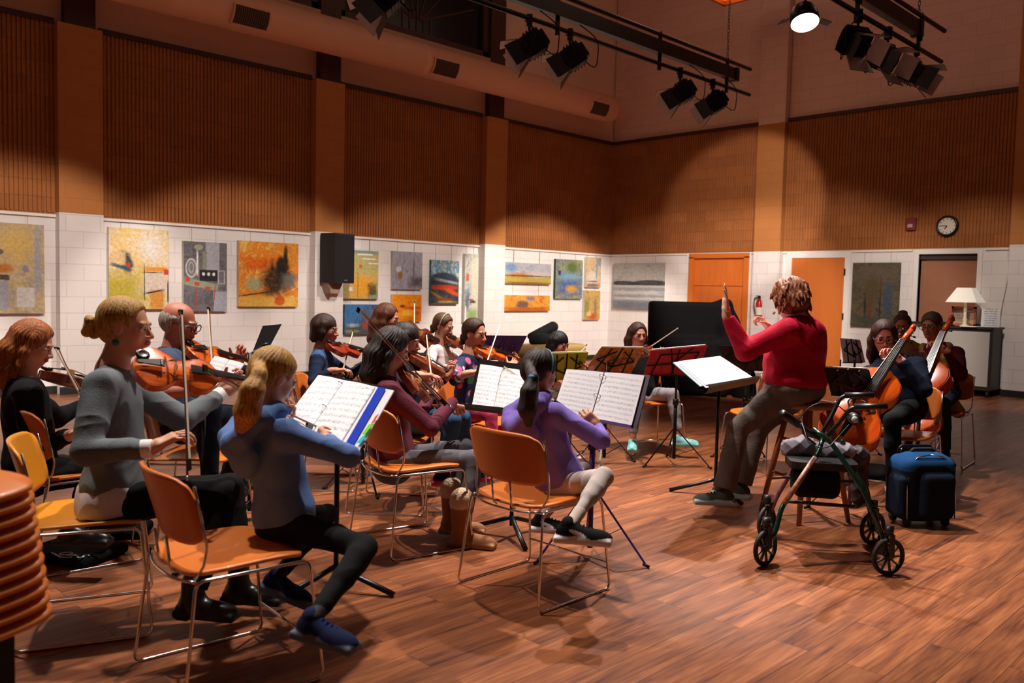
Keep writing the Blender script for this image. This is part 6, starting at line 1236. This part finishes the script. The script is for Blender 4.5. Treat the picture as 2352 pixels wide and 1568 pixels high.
# ---------------- stool, walker, suitcase ----------------
stoolm = M('stool_wood', (150, 84, 42), .45, var=.15, vs=3, stretch=(8, 8, 1))
e = empty('wooden_stool', (5.19, 2.50, 0), 'tall round wooden stool under the conductor', 'stool'); g = G(); g.lathe([(0, .71), (.16, .71), (.175, .72), (.178, .735), (.17, .748), (0, .745)], 32); g.build('seat', stoolm, e, True)
for i in range(4):
    a = math.radians(20 + 90 * i); p = V(math.cos(a), math.sin(a), 0); g = G(); g.tube([p * .27, p * .20 + UP * .35, p * .12 + UP * .715], [.015, .02, .018], 12); g.build('leg', stoolm, e, True)
    b = math.radians(110 + 90 * i); q = V(math.cos(b), math.sin(b), 0); z = .22 + .05 * (i % 2); r = .27 - .15 * z / .715; g = G(); g.tube([p * r + UP * z, q * r + UP * z], .009, 8); g.build('rung', stoolm, e, True)
    z = .45 + .05 * (i % 2); r = .27 - .15 * z / .715; g = G(); g.tube([p * r + UP * z, q * r + UP * z], .009, 8); g.build('rung', stoolm, e, True)
wg = M('walker_green', (16, 60, 46), .25, metal=.6, coat=.5); wr_ = M('walker_wrap', (150, 96, 70), .5, var=.5, vs=60); wb = M('walker_black', (20, 20, 23), .4); tyre = M('tyre', (22, 22, 24), .7)
e = empty('rollator_walker', (4.48, 2.04, 0), 'dark green four wheeled walker with a black bag beside the stool', 'walker')
D = Dp
def wt(pts, r, mat, nm, n=10, fr=.04): g = G(); g.tube(fillet([D(*p) for p in pts], fr), r, n); return wput(g, nm, mat, e)
wdir = unit(V(4.41 - 4.06, 1.66 - 2.16, 0)); ldir = np.cross(UP, wdir)
for i, (x, y, nm) in enumerate(((4.06, 2.16, 0), (4.53, 2.41, 0), (4.41, 1.66, 1), (4.90, 1.94, 1))):
    tw = az((-55, -40, -78, -70)[i]) ; ax = unit(np.cross(UP, tw) * 1.) ; ax = az((-52, -46, -76, -66)[i]); r = .096; c = V(x, y, r); Rw = frame3(np.cross(UP, ax), ax)
    g = G(); g.tube([c + Rw @ (V(math.cos(t), math.sin(t), 0) * (r - .011)) for t in np.linspace(0, 2 * math.pi, 33)[:-1]], .0125, 8, closed=True); wh = wput(g, 'wheel', tyre, e)
    g = G(); g.tube([c - ax * .018, c + ax * .018], .017, 12); wput(g, 'hub', wb, wh)
    for k in range(9): a = 2 * math.pi * k / 9; v = Rw @ V(math.cos(a), math.sin(a), 0); g = G(); g.bar(c + v * .012, c + v * (r - .015), .008, .012, ax); wput(g, 'spoke', wb, wh, False)
    for s in (-1, 1): g = G(); g.bar(c + ax * s * .026, c + ax * s * .024 + UP * .12, .006, .03, np.cross(ax, UP)); wput(g, 'fork', wb, e, False)
    g = G(); g.tube([c + UP * .11, c + UP * .16], .022, 12); wput(g, 'fork_head', wb, e)
wt([(1772, 1238, 4.45), (1783, 1216, 4.47), (1795, 1165, 4.5), (1880, 1040, 4.62), (1892, 1000, 4.68)], .0135, wg, 'frame_tube'); wt([(1800, 1158, 4.497), (1872, 1050, 4.6)], .0145, wr_, 'wrapped_tube')
wt([(1768, 1180, 4.97), (1784, 1140, 4.95), (1822, 1076, 4.9), (1868, 1015, 4.85)], .0135, M('walker_wrap_b', (128, 84, 88), .4, metal=.3, var=.4, vs=30), 'frame_tube')
wt([(2036, 1252, 4.36), (1985, 1128, 4.45), (1905, 1010, 4.6), (1866, 985, 4.66)], .014, wg, 'frame_tube'); wt([(2004, 1182, 4.9), (1990, 1120, 4.88), (1932, 1010, 4.82)], .0135, wg, 'frame_tube')
wt([(1808, 1151, 4.55), (1962, 1163, 4.55)], .010, wb, 'cross_bar'); wt([(1800, 1095, 4.9), (1960, 1106, 4.86)], .010, wb, 'cross_bar')
wt([(1890, 1012, 4.66), (1935, 962, 4.62), (1952, 938, 4.6), (1975, 934, 4.58), (1990, 933, 4.57)], .0125, wb, 'handle_post'); wt([(1962, 934, 4.58), (2039, 933, 4.50)], .017, wb, 'grip')
wt([(1884, 1005, 4.82), (1912, 950, 4.84), (1930, 913, 4.85), (1950, 907, 4.84)], .0125, wb, 'handle_post'); wt([(1940, 908, 4.85), (2008, 907, 4.78)], .017, wb, 'grip')
wt([(1885, 1008, 4.7), (1848, 985, 4.62), (1826, 970, 4.56)], .0125, wb, 'handle_post'); wt([(1834, 974, 4.58), (1797, 950, 4.45)], .023, wb, 'grip', 14)
g = G(); g.tube([D(1958, 958, 4.56), D(1970, 966, 4.5)], .03, 16); wput(g, 'brake_housing', wb, e); g = G(); g.tube([D(1963, 963, 4.49), D(1965, 964, 4.475)], .017, 16); wput(g, 'brake_button', M('badge_grey', (176, 176, 172), .4), e)
wt([(1840, 972, 4.5), (1848, 1000, 4.5), (1872, 1020, 4.6)], .007, wb, 'brake_lever')
wt([(1830, 968, 4.5), (1866, 925, 4.5), (1920, 925, 4.5), (1952, 955, 4.55)], .003, wb, 'brake_cable', 6, .1); wt([(1842, 970, 4.5), (1858, 1022, 4.4), (1900, 1032, 4.4), (1950, 975, 4.5)], .003, wb, 'brake_cable', 6, .1)
c = Clay(.008); p = D(1872, 1105, 4.75); Rb = frame3(wdir, UP); c.rbox(p, V(.13, .09, .085), .05, Rb, .02); c.cone(p + Rb @ V(-.1, 0, .09), p + Rb @ V(.1, 0, .09), .03, .03, .03); c.mesh('bag', cloth('nylon_black', (18, 17, 19), .3), e, fold=.004)
g = G(); g.prism(rrect(.36, .26, .05), -.02, .02, Rb, D(1885, 1062, 4.72)); wput(g, 'seat_pad', wb, e, False)
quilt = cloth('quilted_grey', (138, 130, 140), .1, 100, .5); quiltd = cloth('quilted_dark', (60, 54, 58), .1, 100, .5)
def qf(vs): q = vs @ np.stack([RGT, UP], 1); return -np.abs(np.sin((q[:, 0] + q[:, 1]) * 42)) ** .4 * .6 - np.abs(np.sin((q[:, 0] - q[:, 1]) * 42)) ** .4 * .6
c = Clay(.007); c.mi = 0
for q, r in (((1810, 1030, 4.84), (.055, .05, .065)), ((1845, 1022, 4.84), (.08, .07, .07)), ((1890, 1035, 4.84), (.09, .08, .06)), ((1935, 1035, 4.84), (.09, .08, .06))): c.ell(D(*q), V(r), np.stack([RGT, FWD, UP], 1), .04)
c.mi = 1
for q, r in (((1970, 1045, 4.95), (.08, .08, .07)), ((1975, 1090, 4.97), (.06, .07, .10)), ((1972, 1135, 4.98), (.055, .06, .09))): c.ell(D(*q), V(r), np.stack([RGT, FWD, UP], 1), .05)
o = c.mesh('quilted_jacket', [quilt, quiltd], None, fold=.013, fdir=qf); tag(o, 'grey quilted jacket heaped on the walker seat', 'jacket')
# suitcase
cz = V(5.60, 1.93, 0); e = empty('rolling_suitcase', cz, 'blue and black soft suitcase standing right of the walker', 'suitcase', R=np.stack([az(8), az(98), UP], 1)); cz3 = np.array(e.matrix_world.to_3x3())
sb = cloth('case_blue', (26, 74, 124), .4, 300); sd = cloth('case_navy', (18, 30, 48), .4, 300)
def lp(x, y, z): return cz + cz3 @ V(x, y, z)
c = Clay(.007); c.mi = 1; c.rbox(lp(0, 0, .235), V(.185, .12, .205), .07, cz3, .01); c.mi = 0; c.rbox(lp(.0, -.01, .36), V(.17, .105, .10), .09, cz3, .01); c.mi = 1; c.rbox(lp(.03, -.11, .2), V(.12, .05, .15), .05, cz3, .01); c.mi = 1; c.rbox(lp(-.165, -.02, .19), V(.04, .09, .13), .03, cz3, .01); c.mi = 0; c.rbox(lp(0, .0, .43), V(.3, .3, .075), .02, cz3, .001, 2); c.mi = 1; c.rbox(lp(0, -.12, .25), V(.12, .06, .14), .05, cz3, .001, 2)
c.mesh('body', [sb, sd], e)
def lt(pts, r, mat, nm, n=8): g = G(); g.tube(fillet([lp(*p) for p in pts], .03), r, n); return wput(g, nm, mat, e)
lt([(-.08, 0, .44), (-.07, 0, .475), (.07, 0, .475), (.08, 0, .44)], .012, blackm, 'top_handle'); lt([(-.13, .06, .43), (-.12, .06, .485), (.1, .06, .485), (.12, .06, .43)], .009, blackp, 'pull_handle')
for s in (-1, 1): lt([(s * .16, -.118, .06), (s * .165, -.105, .3), (s * .1, -.09, .44), (0, -.085, .455)], .004, stringm, 'zip')
lt([(.187, -.02, .1), (.19, -.02, .3), (.12, -.02, .44)], .004, blackm, 'zip')
for sx in (-.13, .13):
    for sy in (-.07, .08): g = G(); g.tube([lp(sx - .012, sy, .03), lp(sx + .012, sy, .03)], .03, 14); wput(g, 'wheel', blackm, e)

# ---------------- far side of the room ----------------
yr = Xp(2268, 850, 13.7)[1]; yl = Xp(2150, 850, 13.7)[1]; zt = Xp(2225, 750, 13.7)[2]
e = empty('storage_cabinet', (13.95, (yl + yr) / 2, 0), 'low black framed cabinet with pale grey door by the back wall', 'cabinet'); W2_ = (yl - yr) / 2
g = G(); g.box((-.25, -W2_ - .05, .1), (.2, W2_, zt - .03)); g.box((-.28, -W2_ - .07, zt - .03), (.22, W2_ + .02, zt)); g.build('body', M('cabinet_black', (26, 22, 21), .5), e)
g = G(); g.box((-.27, -W2_ - .01, .16), (-.25, W2_ - .02, zt - .07)); g.build('door', M('cabinet_grey', (176, 172, 164), .5), e)
for sx in (-.2, .15):
    for sy in (-W2_, W2_ - .05): g = G(); g.tube([(sx, sy - .015, .05), (sx, sy + .015, .05)], .05, 14); g.build('caster', blackm, e, True)
pz = lambda u: Xp(u, 750, 13.85)[1]
e = empty('table_lamp', (13.85, pz(2215), zt), 'white table lamp with a square tapered shade on the cabinet', 'lamp'); hs = Xp(2215, 694, 13.85)[2] - zt; ht = Xp(2215, 661, 13.85)[2] - zt
g = G(); g.lathe([(0, 0), (.07, 0), (.07, .012), (.03, .03), (.022, .06), (.035, .1), (.02, .14), (.024, .25), (.014, hs + .02), (0, hs + .02)], 20); g.build('base', M('lamp_ivory', (226, 208, 170), .4), e, True)
g = G(); wq = .215; wp = .1; g.add([(s * wq, t * wq, hs) for s, t in ((-1, -1), (1, -1), (1, 1), (-1, 1))] + [(s * wp, t * wp, ht) for s, t in ((-1, -1), (1, -1), (1, 1), (-1, 1))], [(i, (i + 1) % 4, 4 + (i + 1) % 4, 4 + i) for i in range(4)]); g.build('lamp_shade', M('shade_white', (236, 230, 216), .8, emit=.25), e, solid=.006)
def onwall(nm, u0, v0, u1, v1, x, label, cat, mat, fr=None, frmat=None):
    y0, y1 = Xp(u1, v1, x)[1], Xp(u0, v0, x)[1]; z0, z1 = Xp(u0, v1, x)[2], Xp(u0, v0, x)[2]; e = empty(nm, (x, (y0 + y1) / 2, z0), label, cat); W_ = (y1 - y0) / 2; h = z1 - z0
    g = G(); g.box((0, -W_, 0), (.015, W_, h)); g.build('sheet', mat, e)
    if frmat:
        g = G(); f = .03
        for q in ((-W_, 0, W_, f), (-W_, h - f, W_, h), (-W_, 0, -W_ + f, h), (W_ - f, 0, W_, h)): g.box((-.02, q[0], q[1]), (.02, q[2], q[3]))
        g.build('frame', frmat, e)
    return e
def textsheet(nm, bg, ink, rows):
    m, N, L, b = newmat(nm); tc = N.new('ShaderNodeTexCoord'); sp = N.new('ShaderNodeSeparateXYZ'); L.new(tc.outputs['Generated'], sp.inputs[0]); fr = Mmath(N, L, 'FRACT', Mmath(N, L, 'MULTIPLY', sp.outputs[2], rows)); n = N.new('ShaderNodeTexNoise'); n.inputs['Scale'].default_value = 12; L.new(tc.outputs['Generated'], n.inputs[0])
    k = Mmath(N, L, 'MULTIPLY', Mmath(N, L, 'GREATER_THAN', fr, .55), Mmath(N, L, 'MULTIPLY', Mmath(N, L, 'GREATER_THAN', n.outputs[0], .45), Mmath(N, L, 'MULTIPLY', Mmath(N, L, 'GREATER_THAN', sp.outputs[1], .15), Mmath(N, L, 'LESS_THAN', sp.outputs[1], .85)))); L.new(mixc(N, L, Mmath(N, L, 'MULTIPLY', k, .6), lin(bg), lin(ink)), b.inputs['Base Color']); b.inputs['Roughness'].default_value = .6; return m
onwall('framed_certificate', 2187, 703, 2241, 747, 14.0, 'small orange framed certificate leaning behind the lamp', 'frame', textsheet('certificate', (176, 150, 130), (90, 70, 60), 7), True, M('cert_frame', (170, 84, 34), .5))
onwall('notice_sheet', 2255, 708, 2296, 750, 13.85, 'white printed notice standing right of the lamp', 'notice', textsheet('notice', (226, 226, 226), (90, 90, 110), 8))
g = G(); g.tube([V(13.7, pz(2190), zt + .004), V(13.7, pz(2190) - .28, zt + .004)], .001, 4); 
g = G(); g.prism(rrect(.3, .22, .01), 0, .006, None, (13.75, pz(2235), zt)); o = g.build('paper_sheet', whp); tag(o, 'white paper lying flat on the cabinet beside the lamp', 'paper')
g = G(); g.tube(fillet([Xp(2318, 572, XW - .02), Xp(2316, 640, XW - .02), Xp(2304, 690, XW - .03), Xp(2296, 740, XW - .05), Xp(2297, 800, XW - .02)], .2), .006, 6); o = g.build('power_cord', M('cord_grey', (140, 130, 122), .6), smooth=True); tag(o, 'thin grey cord running down the wall right of the lamp', 'cord')
# covered upright piano
pc = Dp(1578, 760, 12.2); e = empty('covered_piano', (pc[0], pc[1], 0), 'upright piano hidden under a black cloth before the orange door', 'piano', R=np.stack([az(-8), az(82), UP], 1)); c3 = np.array(e.matrix_world.to_3x3()); pq = lambda x, y, z: V(pc[0], pc[1], 0) + c3 @ V(x, y, z)
c = Clay(.02); c.rbox(pq(0, 0, .66), V(.56, .28, .655), .05, c3, .03); c.cone(pq(.5, -.2, 1.28), pq(.72, -.3, .3), .05, .16, .2); c.cone(pq(.55, -.25, 1.0), pq(.80, -.3, .05), .06, .12, .2); c.rbox(pq(0, -.2, .4), V(.58, .2, .4), .08, c3, .08)
def drape(vs): q = (vs - pq(0, 0, 0)) @ c3; s = np.clip((1.2 - q[:, 2]) / 1.0, 0, 1); return (np.sin(q[:, 0] * 17 + np.sin(q[:, 2] * 3) * 1.5) + .5 * np.sin(q[:, 0] * 37 + 2)) * s
c.mesh('black_cover', cloth('cover_black', (24, 23, 25), .15, 60, .8), e, fold=.016, fdir=drape)
# upholstered bench and the black case on it
bc = Dp(1262, 800, 13.6); bx = np.stack([V(1, 0, 0), V(0, 1, 0), UP], 1); e = empty('upholstered_bench', (bc[0], bc[1], 0), 'long gold upholstered bench by the left wall', 'bench'); gold = M('gold_vinyl', (148, 124, 72), .4)
c = Clay(.02); zb = Dp(1262, 789, 13.6)[2]; c.rbox(V(bc[0], bc[1], zb - .1), V(.62, .28, .10), .07, bx, .02); c.mesh('cushion', gold, e)
g = G(); g.box((-.6, -.25, .06), (.6, .25, zb - .18)); g.build('base', M('bench_base', (90, 70, 46), .6), e)
for sx in (-.5, .5):
    for sy in (-.2, .2): g = G(); g.box((sx - .03, sy - .03, 0), (sx + .03, sy + .03, .07)); g.build('foot', blackm, e)
cc = V(bc[0] - .08, bc[1], zb); c = Clay(.015); c.cone(cc + V(-.28, 0, .06), cc + V(.3, 0, .07), .085, .10, .02); c.cone(cc + V(-.25, .1, .12), cc + V(.3, .14, .26), .06, .09, .03); c.cut(cc + V(0, 0, .004), -UP, .6); o = c.mesh('violin_case', cloth('case_black', (16, 18, 18), .2), None); tag(o, 'open black violin case on the gold bench', 'case')
# black cases on the floor at the left
def floorcase(uv, h, label, nm='instrument_bag'):
    P4 = [Zp(u, v, 0) for u, v in uv]; cen = sum(P4) / 4; e = empty(nm, cen, label, 'bag'); x = unit(P4[1] - P4[0]); w_ = np.linalg.norm(P4[1] - P4[0]) / 2; d_ = np.linalg.norm(P4[3] - P4[0]) / 2; R = np.stack([x, np.cross(UP, x), UP], 1)
    c = Clay(.008); c.rbox(cen + UP * (h / 2), V(w_, d_, h / 2), h * .45, R, .01); c.mesh('body', cloth('nylon_case', (20, 20, 22), .3), e, fold=.003); return e, cen, R
e, cen, R = floorcase([(82, 1282), (232, 1306), (262, 1288), (120, 1240)], .06, 'flat black bag with white lettering on the floor under the left chairs')
tcu = bpy.data.curves.new('lettering', 'FONT'); tcu.body = 'On-S'; tcu.size = .075; tcu.extrude = .001; tcu.shear = .3; tcu.materials.append(M('print_white', (206, 206, 210), .6)); to = bpy.data.objects.new('lettering', bpy.data.meshes.new_from_object(bpy.data.objects.new('tmp', tcu))); COL.objects.link(to)
q = Zp(128, 1272, .064); to.matrix_world = mat4(np.stack([unit(R[:, 0]), R[:, 1], UP], 1), q); to.parent = e; to.matrix_parent_inverse = e.matrix_world.inverted()
g = G(); g.tube([Zp(118, 1268, .063), Zp(140, 1279, .063), Zp(165, 1280, .063)], [.002, .008, .003], 6, flat=.3); wput(g, 'swoosh_mark', M('print_white', (206, 206, 210), .6), e)
floorcase([(212, 1240), (340, 1238), (345, 1216), (222, 1214)], .06, 'black instrument bag on the floor behind the grey sweater woman', 'instrument_bag')
floorcase([(1940, 1100), (2030, 1110), (2040, 1085), (1960, 1080)], .08, 'dark bag on the floor between the walker and the suitcase', 'instrument_bag')
# hanging dome lamp and wooden lanterns at the top
p = Dp(1848, 46, 7.7); e = empty('dome_lamp', p, 'black round stage lamp glowing pink white at the top right', 'stage light'); Rd = frame3(RGT, -az(-85, -66))
g = G(); g.lathe([(.125, -.03), (.13, 0), (.125, .06), (.095, .13), (.05, .17), (0, .18)][::-1], 28, p, Rd); wput(g, 'dome', railm, e); g = G(); g.lathe([(0, -.05), (.08, -.046), (.122, -.034), (.122, -.028), (0, -.028)], 28, p, Rd); wput(g, 'lens', M('dome_glow', (255, 226, 228), .3, emit=9), e)
for s in (-1, 1): g = G(); a_ = p + RGT * s * .14 + UP * 0; g.quad(a_ - FWD * .06, a_ + FWD * .06, a_ + FWD * .06 + RGT * s * .09 - UP * .03, a_ - FWD * .06 + RGT * s * .09 - UP * .03); wput(g, 'flap', flapm, e, False, solid=.004)
g = G(); g.tube(fillet([p + UP * .15, V(p[0], p[1], ZL + .2)], .01), .012, 8); wput(g, 'hanger', railm, e)
lw = M('lantern_wood', (190, 92, 30), .5); lg_ = M('lantern_glow', (255, 176, 96), .5, emit=1.3)
for u, v, lab in ((1662, 15, 'square wooden ceiling lantern at the top centre right, only its corner showing'), (2288, 26, 'square wooden ceiling lantern cut by the top right corner')):
    q = Zp(u, v, 6.3); e = empty('ceiling_lantern', q, lab, 'lamp', 'wooden ceiling lanterns'); s = 1.1; g = G()
    for bx_ in ((-s, -s, 0, -s + .05), (-s, -.05, 0, 0), (-s, -s, -s + .05, 0), (-.05, -s, 0, 0)): g.box((bx_[0], bx_[1], 0), (bx_[2], bx_[3], .3))
    g.build('frame', lw, e); g = G(); g.box((-s + .05, -s + .05, .08), (-.05, -.05, .1)); g.build('diffuser', lg_, e)
    g = G(); g.tube([(-s / 2, -s / 2, .1), (-s / 2, -s / 2, ZC - 6.3)], .02, 8); g.build('stem', railm, e)

bpy.context.view_layer.update()
